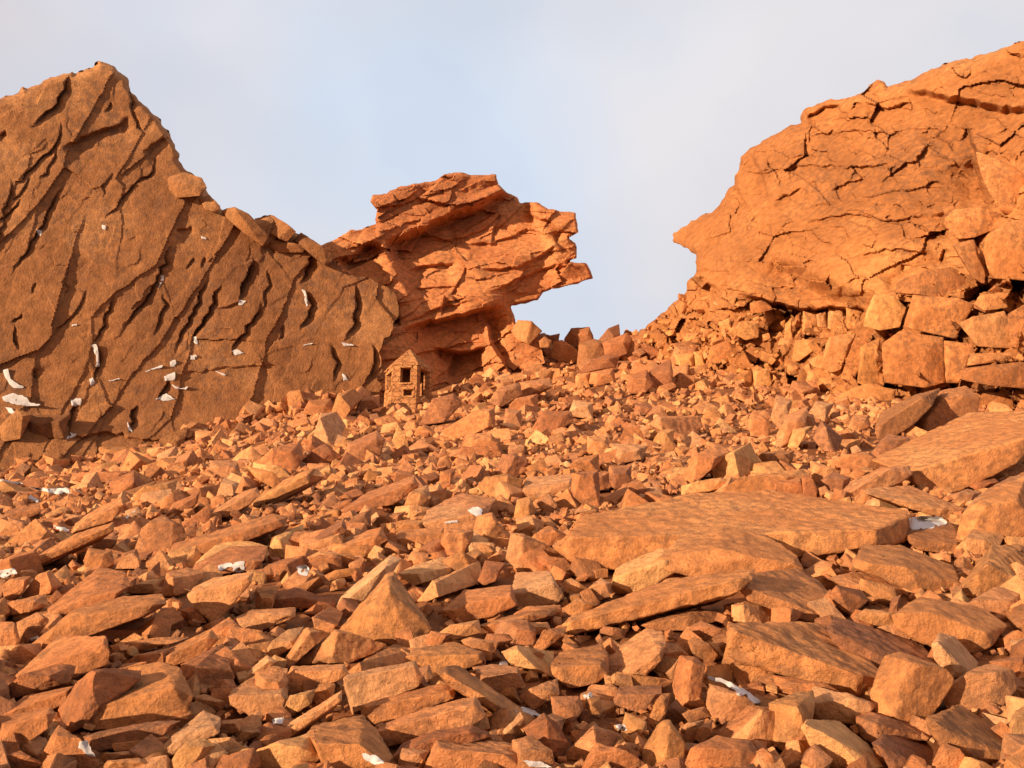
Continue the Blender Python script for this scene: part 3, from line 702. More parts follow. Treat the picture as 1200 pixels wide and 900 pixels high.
# outlines of the individual rocks: outline | edge nearest the viewer
TRACES = """
@ F 853 640 .2892
15 330 20 315 200 310 300 310 430 330 600 500 610 560 580 600 480 600 300 530 20 450 10 420 | 30 345 140 400 300 450 480 500 595 545
410 340 440 290 500 310 620 345 780 400 830 470 760 480 640 440 620 500 520 460 430 390 | 425 350 530 415 640 450
640 450 700 432 740 470 880 500 910 545 860 640 800 720 720 725 600 670 585 600 610 520 | 740 470 765 490 690 580 680 690
60 180 100 115 240 105 280 95 360 140 430 220 420 310 350 310 250 270 90 220 | 75 165 200 205 350 270
410 200 440 160 540 180 565 220 500 280 440 240 | 440 165 470 225
515 60 560 0 700 0 780 40 900 80 930 150 850 190 760 185 740 150 600 110 520 85 | 530 65 720 85 770 130
930 180 1060 50 1070 0 1200 0 1200 170 1000 205 | 1050 80 1130 150
675 280 780 210 830 230 960 260 1030 255 1120 320 1060 400 1000 430 870 350 790 390 690 330 | 700 270 830 270 960 320 1040 350
830 400 860 355 920 370 1010 470 990 520 910 530 840 460 | 850 390 900 440 920 510
870 600 930 530 1050 480 1150 500 1180 560 1100 650 900 665
810 700 940 645 980 670 1130 790 1160 860 980 890 860 800 820 750 | 840 715 930 790 1010 860
295 720 330 705 450 715 560 800 620 890 560 900 400 900 330 790 | 310 720 430 780 550 890
520 690 540 660 620 690 810 740 820 780 700 770 600 800 540 770 | 600 720 610 780
590 800 640 765 780 790 850 840 820 900 660 900 | 610 810 690 890
830 880 870 800 960 870 990 900 900 930 830 930
960 240 1080 170 1200 175 1200 290 1120 280 1040 260
1060 470 1200 440 1240 560 1150 560 1100 500
1140 720 1165 670 1220 640 1220 810 1150 760
10 480 40 465 190 530 180 580 30 540
190 525 340 570 480 610 480 635 350 620 210 590
330 640 350 570 480 600 600 640 520 720 350 700
170 640 270 600 340 590 350 640 300 690 320 800 240 840 190 800 | 280 650 300 690
0 740 140 650 200 660 210 760 170 810 110 820 0 790 | 140 660 130 740 70 790
20 240 70 225 180 250 200 290 150 325 20 300 | 60 240 70 310
260 120 290 95 320 120 280 145
410 130 520 105 620 110 740 180 690 200 560 180 480 170 | 430 140 580 165
515 290 560 255 680 270 690 330 600 320
650 270 665 210 700 200 680 300
@ G 800 450 .33333
680 265 760 230 900 170 1000 110 1230 100 1230 200 1160 280 1000 340 930 385 830 350 780 300 | 800 310 900 330 1060 270 1200 190
790 500 800 480 940 490 980 550 970 600 830 580 780 540 | 800 545 960 560
965 490 1030 400 1150 330 1240 325 1240 440 1130 480 1020 510 985 530 | 1020 440 1140 400
980 560 1030 500 1150 490 1110 570 1060 620 1000 600 | 1000 540 1060 550
645 385 660 370 800 360 900 400 990 440 950 480 900 465 840 450 720 410 | 660 390 760 405 880 440
545 395 600 340 700 295 790 290 800 320 760 350 640 390 570 405 | 570 390 650 350 700 330 725 300
680 150 700 100 820 40 900 20 870 80 810 140 740 185 690 190 | 700 140 840 50
810 150 840 100 900 30 990 10 1040 50 1030 100 940 130 860 170 | 860 120 920 50 990 40
105 290 170 240 235 210 270 280 250 310 190 340 110 330 | 180 240 200 330
-5 340 60 250 120 210 165 240 100 300 40 350
460 190 490 130 560 190 540 250 490 230 | 500 150 525 240
260 240 390 235 380 280 300 300
320 340 410 330 425 390 330 395 | 325 350 415 345
450 270 510 290 560 310 530 320 480 370 455 330
480 345 530 310 590 330 560 380 490 390
510 270 640 240 720 290 640 310 540 300
665 240 720 175 790 190 810 215 720 240 690 260
370 220 390 160 450 150 430 180 400 230
330 180 370 110 440 80 430 140 370 160 350 230
310 120 330 40 385 60 370 110 350 170
230 130 250 90 310 140 300 190 240 180
420 330 440 320 475 370 470 400 425 395
130 380 340 320 420 300 450 310 430 340 320 360 300 390
0 360 130 330 190 350 100 375 0 390
1120 350 1200 310 1230 320 1200 400 1130 400
940 390 1000 370 1050 380 1010 420 950 415
1010 360 1090 330 1110 345 1040 375
470 60 530 70 500 130 440 110
580 150 600 110 650 110 660 150 610 170
@ E 600 640 .2892
225 310 250 285 430 210 590 165 620 140 760 110 960 95 950 150 900 190 780 220 640 250 400 330 250 355 230 345 | 240 305 440 240 620 195 780 160 930 130
405 170 425 90 470 65 600 10 660 50 665 100 590 140 540 180 430 190 | 425 120 500 90 620 60
530 320 600 290 720 260 820 265 830 300 700 340 590 340 | 550 315 720 280
380 480 400 430 540 340 600 350 620 400 600 460 510 550 460 560 390 500 | 600 430 500 500 460 545
650 560 680 450 740 450 780 490 760 610 740 660 670 640 | 730 470 715 640
590 430 610 390 680 400 720 450 670 490 620 470
710 380 740 370 830 440 800 490 740 450
160 480 200 430 360 400 385 440 385 520 330 560 230 570 170 520 | 180 490 360 480
415 620 440 570 600 565 600 600 530 675 490 665 420 640 | 435 600 580 600
-22 50 0 -52 52 -45 190 20 172 70 40 108 | 43 -35 40 98
0 190 20 110 150 105 170 150 205 200 180 230 30 250 10 200 | 55 190 165 150
0 280 60 245 190 240 200 270 100 310 20 300
210 250 270 210 330 240 270 290 230 280
0 310 60 300 95 350 90 400 0 400
90 410 150 340 220 325 210 360 130 420
0 420 60 405 130 440 100 480 30 500 0 470
790 640 800 560 880 580 980 640 960 680 850 715 800 690
810 770 960 650 1080 660 1080 740 1020 800 900 790 | 1020 660 960 740 890 780
530 830 600 710 640 710 700 800 690 880 640 900 540 900 | 640 730 620 880
50 740 130 680 180 720 230 800 190 860 100 830 | 140 700 150 800
160 610 270 610 290 660 240 720 170 690
0 790 80 770 160 830 170 880 50 930 0 930
200 860 330 730 430 760 440 800 330 870 | 330 740 350 850
280 900 350 800 440 850 550 890 540 930 300 930
700 900 730 820 830 770 960 790 1000 850 930 920 720 940
720 330 770 305 880 350 880 400 800 400 740 370
550 700 610 600 640 600 620 690 580 740
30 610 180 540 190 600 90 660
680 740 780 705 760 760 720 780
740 780 810 700 810 760 770 800
100 35 200 70 260 110 170 120
210 140 240 130 300 170 270 210 220 190
300 180 360 130 400 150 400 200 350 220
690 680 780 650 800 690 720 715
860 240 900 230 900 290 860 280
@ C 300 640 .2892
345 340 460 250 530 120 560 115 620 240 705 330 660 380 560 395 450 370 | 500 300 540 180 600 330
330 250 350 200 450 120 540 40 580 60 520 150 430 200 400 250 | 370 215 520 90
345 560 380 520 640 470 670 540 650 570 530 630 450 650 380 680 | 360 535 640 485
440 640 530 625 560 640 740 560 800 580 790 620 600 690 500 725 450 680 | 450 650 540 665 780 590
480 760 530 720 680 660 880 610 925 690 860 730 600 800 540 810 | 500 750 690 690 880 640
745 520 780 490 830 490 880 540 1000 610 1120 690 1085 740 1010 700 880 620 800 570 | 770 515 860 570 1000 660 1085 710
615 450 640 420 800 390 910 430 910 470 800 510 720 510 | 630 445 800 450 900 440
95 600 150 490 350 480 370 520 320 550 180 580 110 610 | 120 560 160 510 350 500
110 650 130 610 240 580 220 640 170 670 130 680
220 630 260 555 320 560 310 620 270 640
100 770 130 720 250 650 340 590 340 630 200 730 130 778 | 120 750 250 680 330 610
215 760 240 730 430 690 480 740 540 840 560 890 450 930 300 930 260 800 | 240 800 420 800 500 870
560 850 600 800 720 750 870 730 960 770 880 790 740 790 720 830 590 880 | 590 840 720 775 860 750
690 900 740 780 800 780 900 800 1050 800 1090 890 1080 930 700 930 | 740 820 900 850 1060 850
1085 740 1200 680 1250 700 1220 790 1110 770
1000 430 1060 405 1200 430 1200 530 1110 500 1030 470 | 1060 420 1130 490
880 490 960 480 1060 490 1080 560 1000 610 920 560 | 920 530 1060 510
745 350 900 300 910 350 800 380
910 320 1000 290 1200 240 1230 250 1200 280 1100 310 960 350 | 920 325 1100 280
960 380 990 300 1080 295 1130 340 1130 390 1040 400 | 1070 330 1040 390
760 260 850 180 920 180 1030 160 1050 240 960 280 820 310 | 800 260 900 220 1030 200
660 220 720 140 830 100 910 60 900 150 760 190 700 220 | 725 150 740 205
580 110 640 80 760 45 820 80 740 130 640 160 | 660 110 670 150
820 70 890 10 920 30 860 90
900 140 930 60 1010 70 970 140 920 160
55 240 80 190 160 170 320 220 310 250 200 240 80 250 | 90 215 180 205 300 235
0 270 160 250 150 290 0 340
30 440 130 340 190 330 160 400 60 460
100 490 200 330 260 350 240 400 140 490 | 120 480 220 350
165 480 320 340 400 360 520 400 480 430 380 470 330 470 | 330 350 310 450
230 290 300 245 350 270 330 320 300 350 240 330 | 235 290 320 320
370 510 470 460 560 400 640 420 600 480 430 520 | 420 470 430 510
0 510 100 495 130 540 110 650 60 660 0 660
0 170 90 165 60 270 0 275
220 60 260 30 400 60 430 80 370 100 240 95 | 265 40 280 90
280 120 430 85 420 110 300 140
685 380 710 345 790 360 750 410 690 410
0 830 100 790 220 760 270 850 170 920 0 920
150 900 180 870 280 890 280 930 150 930
310 20 320 -10 500 -10 500 10 430 50 330 50
830 380 870 370 980 390 950 460 900 460
570 880 590 820 700 830 680 870 600 910
640 500 700 480 720 530 680 560
1100 310 1180 310 1200 350 1120 360
@ B 0 640 .2892
765 200 790 170 870 130 1020 110 1010 150 940 240 890 290 850 315 800 260 | 790 190 900 170 1000 130
730 260 770 250 840 310 780 310
650 200 680 110 760 90 830 110 770 180 710 200 | 700 130 705 190
145 390 220 330 300 260 480 210 640 200 660 240 560 290 540 280 300 310 260 340 200 420 160 415 | 170 390 290 290 480 260 620 235
260 340 310 300 540 280 630 320 620 360 500 380 420 390 300 370 | 280 340 400 350 600 345
200 250 300 170 400 90 500 110 520 160 450 220 300 270 210 290 | 230 265 380 200 490 180
55 540 130 470 240 370 420 370 435 430 430 480 300 530 290 490 80 560 | 70 540 190 490 300 480 420 390
0 600 240 480 300 490 280 550 60 620 -20 630
-10 690 100 610 290 570 260 640 160 680 -10 700 | 0 690 150 630 270 590
245 660 310 560 370 510 430 500 560 510 560 540 450 580 350 670 350 720 290 750 255 690 | 400 510 440 550 360 640 330 690
355 660 450 570 640 475 720 500 720 560 770 610 750 670 640 710 500 735 390 740 360 700 | 375 655 520 640 700 570
510 640 590 570 600 640 560 670
665 450 700 410 850 340 880 380 830 430 720 480 680 490 | 690 440 840 370
720 550 740 480 900 400 900 440 870 480 930 500 945 530 910 600 780 580 730 570 | 790 490 775 570
850 340 930 290 1000 350 960 390 890 390
960 290 1020 260 1190 250 1190 290 1060 340 980 330 | 980 300 1180 275
790 610 830 600 910 630 900 670 800 650
930 610 950 580 1100 490 1160 500 1160 640 1100 690 1030 690 940 640 | 945 605 1050 640 1140 600
345 770 460 740 620 710 720 710 650 770 480 790 400 830 360 810 | 360 770 480 760 690 725
455 800 480 775 670 755 680 780 600 820 470 830 | 470 800 660 775
625 850 700 770 820 670 890 700 880 760 760 800 660 860 | 650 840 770 750 870 730
690 880 760 790 830 780 870 810 800 860 760 920 700 920
-10 800 -10 700 80 690 200 655 220 680 190 740 100 800 40 840 | 20 730 190 680
165 860 220 760 240 730 310 770 330 840 400 880 370 920 190 920
-10 860 80 830 180 890 -10 930
90 200 150 120 200 100 250 160 200 190 110 215 | 190 110 210 170
-10 180 130 120 90 190 50 220 -10 230
-10 260 180 195 190 240 120 265 -10 290
-10 420 -10 310 60 310 80 380 70 440
70 310 150 270 200 300 150 360 110 390 80 380
110 80 200 10 310 0 260 40 160 85 | 140 65 260 20
340 60 360 10 450 20 460 80 400 100 350 90
470 90 490 60 540 25 570 60 560 90
770 120 800 70 930 5 1080 0 1060 60 1020 100 870 112 | 800 105 1030 60
500 480 560 440 700 410 650 480 540 500
510 390 640 370 760 370 600 400 540 430
970 530 1080 445 1120 470 1050 530 990 550 | 985 540 1090 465
875 770 890 710 980 700 970 750
400 870 420 840 520 830 540 850 440 870
410 900 440 870 560 860 640 890 640 920 410 920
950 790 980 760 1060 740 1060 760 970 800
800 860 830 830 850 880 820 890
620 290 660 250 710 250 690 300 640 320
510 190 590 140 660 130 640 190
480 540 560 500 600 490 640 470 560 540 500 560
@ A 0 540 .33333
100 370 140 330 260 260 390 220 390 250 260 300 170 350 110 375 | 110 360 250 280 380 235
250 260 270 220 320 180 420 130 440 160 390 210 300 230 | 260 250 300 205 430 150
475 320 500 240 570 195 640 230 650 270 600 330 500 335
600 330 620 290 780 240 950 190 1000 200 990 230 850 250 800 280 790 310 680 340 | 610 320 790 265 980 210
850 270 920 215 1000 200 970 260 930 295
945 320 960 270 1020 240 1080 250 1050 300 990 330 | 960 285 1060 270
1055 330 1060 260 1190 230 1210 240 1200 290 1120 320 1070 345 | 1065 300 1190 260
740 200 760 170 850 110 900 95 910 120 880 150 800 195 | 750 190 890 110
585 190 610 150 700 110 690 150 630 200 | 600 180 690 125
15 190 40 170 140 150 145 180 70 215 25 215 | 25 190 140 165
-10 270 -10 200 60 240 80 280
470 120 540 90 620 70 610 120 530 150 480 145
680 370 760 300 840 275 930 300 940 330 900 370 780 380 | 700 360 900 340
740 30 740 0 830 0 850 60 800 70
760 130 790 60 840 80 820 120
870 20 960 60 1000 90 960 95 900 60
880 140 1000 70 1060 40 1100 30 1080 80 1000 120 900 160 | 890 145 1080 50
260 70 260 45 480 35 490 60 400 75
1090 340 1180 330 1200 340 1200 390 1140 370
20 110 60 105 150 110 140 130 50 130
80 80 130 50 160 90 130 110
320 310 400 250 410 280 400 310 330 330
410 370 430 330 480 310 490 350 450 375
@ D 300 450 .33333
205 190 230 110 280 105 310 150 270 210 240 215 | 225 120 255 205
20 270 60 230 150 205 160 260 130 310 60 290
170 270 240 215 300 260 220 290
310 270 330 210 420 170 445 200 430 260 350 280 | 330 220 360 240 420 190
-5 280 120 330 60 330 -5 310
30 400 100 340 200 300 230 330 150 370 60 420 | 40 400 200 320
310 440 400 380 540 330 560 360 480 420 330 450 | 320 435 460 395 550 345
515 450 560 380 600 360 610 400 560 450
590 490 620 440 720 390 830 410 800 460 770 510 640 510 | 610 485 700 475 790 450
785 360 810 330 880 320 930 340 920 390 850 410 | 885 325 870 400
930 390 960 330 1110 320 1110 370 990 400 | 940 370 1100 345
1110 440 1115 320 1200 310 1205 440
910 470 920 410 960 400 980 440 950 480
990 420 1030 390 1060 430 1020 460
845 300 870 250 940 260 930 310 880 320 | 900 255 885 315
720 250 740 180 850 195 860 250 780 265 | 730 220 850 220
765 550 780 470 830 460 890 550 860 570 790 570 | 830 470 800 560
655 560 670 510 760 520 750 560 720 610 690 610
490 550 510 515 650 510 660 540 620 575 520 570 | 500 545 650 525
270 590 290 550 430 510 450 550 370 610 280 610 | 280 580 430 530
155 600 170 560 300 480 310 520 250 570 180 610 | 165 580 300 500
40 600 70 540 160 500 150 580 90 610 | 80 550 90 600
320 500 340 470 400 445 400 500 360 520
410 500 430 470 520 450 490 500
490 520 530 480 600 480 580 510
1080 590 1110 510 1150 480 1200 460 1230 500 1200 620 1120 600 | 1130 510 1180 540
950 560 1030 500 1100 540 1080 560 1000 570
985 600 1100 640 1130 670 1010 640
190 610 230 590 380 620 370 640 220 650
-10 510 90 480 110 500 60 560 -10 560
620 400 660 370 690 380 680 410
980 150 1010 100 1100 100 1110 130 1050 170 1000 170
1100 110 1120 60 1180 70 1180 120
660 160 760 100 830 90 830 150 770 170 700 190 | 820 95 815 150
870 150 880 90 930 95 920 150
580 140 620 80 690 40 720 70 660 130
270 100 290 40 340 20 370 50 330 90 310 120 | 300 45 330 80
170 100 190 60 260 55 270 100 220 115
350 100 370 50 430 40 430 80
480 200 500 150 540 230 510 240
1090 300 1140 260 1200 250 1200 310
645 370 650 310 700 300 680 360
@ H 540 360 .23333
525 165 560 110 640 105 665 160 650 190 590 195
695 165 740 110 790 90 795 140 740 170 | 740 112 770 150
715 180 830 135 855 160 830 230 740 260
460 250 470 180 510 170 590 230 580 270 500 270
590 290 600 190 660 165 720 180 720 230 640 290
600 330 660 280 740 240 790 250 770 300 690 310
840 400 850 350 930 320 960 390 920 430 860 430
960 410 950 320 1050 270 1060 330 1050 400 | 955 330 1050 320
550 550 570 470 630 470 660 550
375 600 430 540 540 530 555 570 470 610
640 720 640 650 730 650 740 700 690 740
800 670 850 585 890 610 930 670
895 600 910 588 950 640 935 670
960 690 1010 620 1070 620 1060 690 1020 700
960 590 1000 550 1190 555 1200 600 1130 660 1060 650 | 1000 560 1010 620
175 820 210 750 260 740 330 770 300 850 220 850 | 270 750 230 830
20 700 40 640 150 640 190 690 190 760 60 750
760 760 770 690 860 690 930 700 900 760 800 780
560 900 560 840 740 830 750 900 640 930
745 880 750 800 850 800 850 870 790 920
225 280 280 200 340 190 350 250 270 310
260 120 290 70 350 75 400 120 340 180 290 160 | 350 85 330 170
395 170 420 150 455 170 440 200 400 200
300 470 300 380 440 360 450 400 350 430
150 470 290 380 300 440 200 500
240 510 280 460 380 440 380 520
50 600 80 530 150 520 150 600
220 590 230 520 300 520 300 600
1060 270 1080 200 1180 200 1200 260 1110 300
870 170 880 130 940 110 950 150
580 400 580 340 650 330 645 400
650 380 660 330 760 310 770 370 700 390
870 540 880 490 940 480 980 520 910 550
@ K 740 280 .38333
700 265 740 170 800 170 840 210 820 270 760 280
830 265 860 170 1000 180 1050 200 1000 250 990 305 850 275
805 165 810 130 900 95 980 85 980 130 1070 150 1080 140 1030 190 880 170
770 440 765 320 820 280 955 300 960 440 900 455
960 440 955 310 1040 320 1050 350 1000 400 1000 440
1000 260 1090 240 1140 220 1170 270 1170 335 1060 330
1005 390 1030 350 1190 345 1190 365 1050 385
1005 430 1005 395 1190 375 1230 380 1230 460 1100 450
580 390 600 300 690 285 640 400 610 410
635 440 680 310 720 275 760 280 690 400 670 450
690 440 700 330 760 300 770 440 720 450
530 460 540 400 620 395 640 460 600 470
495 470 520 380 570 360 560 400 530 460
490 370 500 310 560 305 565 340 510 375 | 555 310 550 345
465 340 470 260 490 240 495 330 485 360
495 300 500 240 520 220 520 300
520 300 525 220 570 225 580 300
570 300 565 230 595 220 600 290
600 290 600 210 650 190 655 280
660 280 655 210 710 210 700 260
400 290 405 200 460 220 470 250 450 300
310 290 330 250 390 250 390 300 350 310
270 270 265 255 300 240 310 290 290 320
230 380 240 330 290 310 330 340 270 380
195 420 190 345 220 340 230 420
150 440 130 350 190 350 195 430
60 450 60 390 115 370 120 440 80 460
0 440 20 400 50 410 60 460 20 480
240 490 230 420 280 420 290 480 260 520
290 470 330 410 370 400 365 470 310 500
380 490 370 400 420 390 430 440 400 500
600 550 640 470 720 440 810 460 800 520 740 580 640 580
430 570 440 480 490 490 480 560
540 560 545 520 600 500 605 530 560 555
480 620 500 580 550 570 540 610 500 640
1040 520 1050 470 1180 470 1180 520
1050 200 1060 170 1140 165 1150 210 1080 220
1160 330 1150 230 1200 200 1220 340
180 380 120 320 180 310 230 350
@ K 760 40 .36667
1045 375 1100 390 1200 440 1240 470 1240 600 1130 570 1090 510 1060 440
945 590 975 560 1060 550 1130 575 1120 620 1040 650 990 655 960 640
1080 640 1150 600 1240 580 1240 790 1090 780 1070 700
970 670 1040 655 1075 760 1075 800 1040 780 1000 720
@ X 0 0 1
662 642 690 607 760 590 820 580 900 578 980 588 1050 600 1063 615 1060 632 1000 642 930 652 880 642 800 645 720 664 680 657 | 668 630 740 624 850 626 960 624 1055 620
770 660 800 632 850 618 890 625 930 650 938 668 900 674 870 690 830 682 790 668 | 780 655 840 645 930 660
1120 640 1130 600 1170 570 1200 560 1215 620 1140 650
@ L 180 200 .2225
360 210 430 195 500 230 600 340 570 390 480 330 400 260 | 440 215 520 320
540 255 620 235 700 280 745 320 700 370 660 355 560 300 | 660 350 725 300
740 370 780 330 870 390 950 450 910 500 820 430
70 40 160 10 250 40 275 90 240 130 120 140 80 90 | 130 60 230 90
245 150 290 130 350 190 330 220 270 200
585 385 640 365 800 400 780 430 650 430
@ L 0 300 .33333
530 735 590 640 660 600 650 640 630 690 580 750
0 600 60 540 110 560 70 640 10 650
80 560 240 560 220 640 100 640
@ L 0 520 .2
250 50 370 60 360 150 330 180 260 110
140 180 190 130 290 200 270 240 150 230
400 80 470 95 460 130 400 130
530 110 590 20 900 20 930 60 820 125 540 125
540 200 530 130 820 120 800 190 600 225
810 190 825 130 900 120 920 150 860 215
880 120 960 40 1070 10 1090 60 1000 130 930 150
"""

# ---------------------------------------------------------------- rocks traced one by one
rnd = random.Random(5)


def hull_mesh(points, size, L, bevel=0.05, rough=0.02, seed=0, chips=2, maxpass=6):
    """Angular broken stone from a point cloud: hull, chipped corners, worn edges, uneven skin. Returns verts, tris."""
    r = random.Random(seed)
    bm = bmesh.new()
    for p in points:
        bm.verts.new(p)
    res = bmesh.ops.convex_hull(bm, input=bm.verts)
    junk = list({e for e in res['geom_interior'] + res['geom_unused'] if isinstance(e, bmesh.types.BMVert) and e.is_valid})
    if junk:
        bmesh.ops.delete(bm, geom=junk, context='VERTS')
    bmesh.ops.dissolve_limit(bm, angle_limit=math.radians(9), verts=bm.verts, edges=bm.edges)
    c = sum((v.co for v in bm.verts), Vector()) / max(1, len(bm.verts))
    for _ in range(chips):
        d = Vector((r.gauss(0, 1), r.gauss(0, 1), r.gauss(0, 1))).normalized()
        m = max((v.co - c).dot(d) for v in bm.verts)
        out = bmesh.ops.bisect_plane(bm, geom=bm.verts[:] + bm.edges[:] + bm.faces[:], plane_co=c + d * m * r.uniform(0.84, 0.94), plane_no=d, clear_outer=True)
        eds = [e for e in out['geom_cut'] if isinstance(e, bmesh.types.BMEdge)]
        if eds:
            bmesh.ops.contextual_create(bm, geom=eds)
    bmesh.ops.remove_doubles(bm, verts=bm.verts, dist=size * 0.02)
    if bevel > 0:
        try:
            bmesh.ops.bevel(bm, geom=bm.edges[:], offset=size * bevel, segments=1, profile=0.5, affect='EDGES', clamp_overlap=True)
        except Exception:
            pass
    bmesh.ops.triangulate(bm, faces=bm.faces[:])
    for _ in range(maxpass):
        long = [e for e in bm.edges if e.calc_length() > L]
        if not long:
            break
        bmesh.ops.subdivide_edges(bm, edges=long, cuts=1)
        bmesh.ops.triangulate(bm, faces=bm.faces[:])
    bm.normal_update()
    V = np.array([v.co[:] for v in bm.verts]); N = np.array([v.normal[:] for v in bm.verts])
    bm.verts.index_update()
    F = np.array([[v.index for v in f.verts] for f in bm.faces])
    bm.free()
    s = 1.0 / size
    q = V * s + seed * 3.7
    disp = 0.6 * perlin(q * 2.1) + 0.9 * perlin(q * 5.3) + 0.7 * perlin(q * 11.7) + 0.5 * np.abs(perlin(q * 23.0))
    crease = 0.05 - np.abs(perlin(q * 3.1 + 40))
    disp = disp + (2.0 if size < 0.8 else 0.8) * crease
    absd = 0.006 * perlin(V * 9.0 + seed) + 0.005 * perlin(V * 22.0 + seed) if size < 6 else 0.0
    V = V + N * (disp * rough * min(size, 1.2) + absd * min(1.0, size) * (0.55 if size > 1.5 else 1.0))[:, None]
    return V, F


def parse():
    out, reg, ox, oy, sc = [], '', 0, 0, 1
    for line in TRACES.strip().splitlines():
        if line[0] == '@':
            _, reg, ox, oy, sc = line.split(); ox, oy, sc = float(ox), float(oy), float(sc); continue
        p = [np.array(x.split(), float).reshape(-1, 2) * sc + (ox, oy) for x in line.split('|')]
        out.append((reg, p[0], p[1] if len(p) > 1 else None))
    return out


def shoelace(p):
    return 0.5 * abs(np.dot(p[:, 0], np.roll(p[:, 1], 1)) - np.dot(p[:, 1], np.roll(p[:, 0], 1)))


def near_on(poly, p):
    best = None
    if len(poly) == 1:
        return poly[0]
    for a, b in zip(poly[:-1], poly[1:]):
        d = b - a
        t = np.clip(np.dot(p - a, d) / max(np.dot(d, d), 1e-9), 0, 1)
        q = a + d * t
        l = np.hypot(*(p - q))
        if best is None or l < best[0]:
            best = (l, q)
    return best[1]


def stone_points(reg, outl, ridge, seed):
    r = random.Random(seed)
    x0, y0 = outl.min(0); x1, y1 = outl.max(0)
    cx, cy = outl.mean(0)
    w, h = x1 - x0, y1 - y0
    up = 4.0
    if ridge is None:
        up = 2.2
        fr = r.uniform(0.2, 0.38)
        a = np.array([x0 + w * r.uniform(.22, .34), y0 + h * (fr + r.uniform(-.08, .08))])
        b = np.array([x1 - w * r.uniform(.22, .34), y0 + h * (fr + r.uniform(-.08, .08))])
        ridge = np.array([cx + (a - (cx, cy)) * 0.9, (a + b) / 2 + (0, h * 0.05), cx + 0 * a + (b - (cx, 0)) * (1, 1)]) if False else np.array([a, b])
    if reg == 'K':
        dB = float(right.depth(np.array([cx]), np.array([cy]))[0]) - min(1.3, 0.8 * min(w, h) * 36 / FOC)
        up = 0.5
    elif reg == 'L':
        dB = float(left.depth(np.array([cx]), np.array([cy]))[0]) - 0.5 * min(w, h) * 46 / FOC
        up = 0.7
    elif reg == 'H' and y1 < 425:
        dB = float(ground_depth(np.array([cx]), np.array([max(y1, 402)]))[0]) * 0.985
        dB = min(dB, 50.5 if cx < 655 else 55.0)
        up = 0.9
    else:
        dB = float(ground_depth(np.array([cx]), np.array([y1 - 0.06 * h]))[0]) * 0.985
    s = dB / FOC
    lat = 0.28 if reg == 'K' else 0.55
    pts, far = [], 0.0
    for p in outl:
        v = p - near_on(ridge, p)
        off = abs(v[0]) * lat + (up * -v[1] if v[1] < 0 else 0.06 * v[1])
        off = (off + 0.12 * (y1 - p[1])) * s
        far = max(far, off)
        pts.append((p[0], p[1], dB + off))
    for p in ridge:
        pts.append((p[0], p[1], dB + 0.12 * (y1 - p[1]) * s))
    t = 0.55 * min(w, h) * s
    for p in outl:
        q = np.array([cx, cy]) + (p - (cx, cy)) * 0.72
        q[1] += 0.12 * h
        pts.append((q[0], q[1], dB + far + t))
    P = np.array(pts)
    return world_at(P[:, 0], P[:, 1], P[:, 2]), s, (cx, cy, w, h, dB)


STONES = []
for k, (reg, outl, ridge) in enumerate(parse()):
    outl = outl.mean(0) + (outl - outl.mean(0)) * (1.0 if reg == 'K' else 1.14 if reg in 'DH' else 1.07)
    P, s, geo = stone_points(reg, outl, ridge, k)
    cx, cy, w, h, dB = geo
    size = math.sqrt(shoelace(outl)) * s
    L = max(3.3 * s, min(size / 12, 5.5 * s))
    V, F = hull_mesh(P.tolist(), size, L, bevel=rnd.uniform(0.008, 0.02), rough=rnd.uniform(0.016, 0.026), seed=k, chips=1 if ridge is not None else 2)
    kind = 'rock_block' if reg == 'K' else 'boulder' if shoelace(outl) > 1600 else 'rock'
    base = world_at(cx, outl[:, 1].max(), dB)
    tone = 0.5 + rnd.gauss(0, 0.2)
    if shoelace(outl) > 5000:
        tone = 0.508
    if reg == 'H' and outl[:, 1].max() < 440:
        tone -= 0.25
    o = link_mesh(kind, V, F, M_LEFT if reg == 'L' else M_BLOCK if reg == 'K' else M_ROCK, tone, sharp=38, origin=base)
    # principal direction of the outline, for the description
    e = outl - outl.mean(0)
    ev, evec = np.linalg.eigh(e.T @ e)
    STONES.append(dict(o=o, reg=reg, poly=outl, c=(cx, cy), w=w, h=h, area=shoelace(outl), ratio=math.sqrt(ev[1] / max(ev[0], 1e-6)),
                       ang=math.degrees(math.atan2(-evec[1, 1], evec[0, 1])) % 180, kind=kind, d=dB))

# ---------------------------------------------------------------- the mass of small rubble between them
PROTO = []
for k in range(48):
    r = random.Random(900 + k)
    ax = sorted([r.uniform(0.38, 0.8), r.uniform(0.55, 0.95), 1.0])
    ax = (ax[2], ax[1], ax[0])
    pts = []
    for sx in (-1, 1):
        for sy in (-1, 1):
            for sz in (-1, 1):
                if r.random() < 0.14:
                    continue
                pts.append((sx * ax[0] * r.uniform(0.6, 1), sy * ax[1] * r.uniform(0.6, 1), sz * ax[2] * r.uniform(0.7, 1)))
    for _ in range(3):
        d = Vector((r.gauss(0, 1), r.gauss(0, 1), r.gauss(0, 1))).normalized()
        pts.append((d.x * ax[0], d.y * ax[1], d.z * ax[2]))
    PROTO.append(hull_mesh(pts, 1.6, 0.55, 0.016, 0.02, 900 + k, 1, 3))


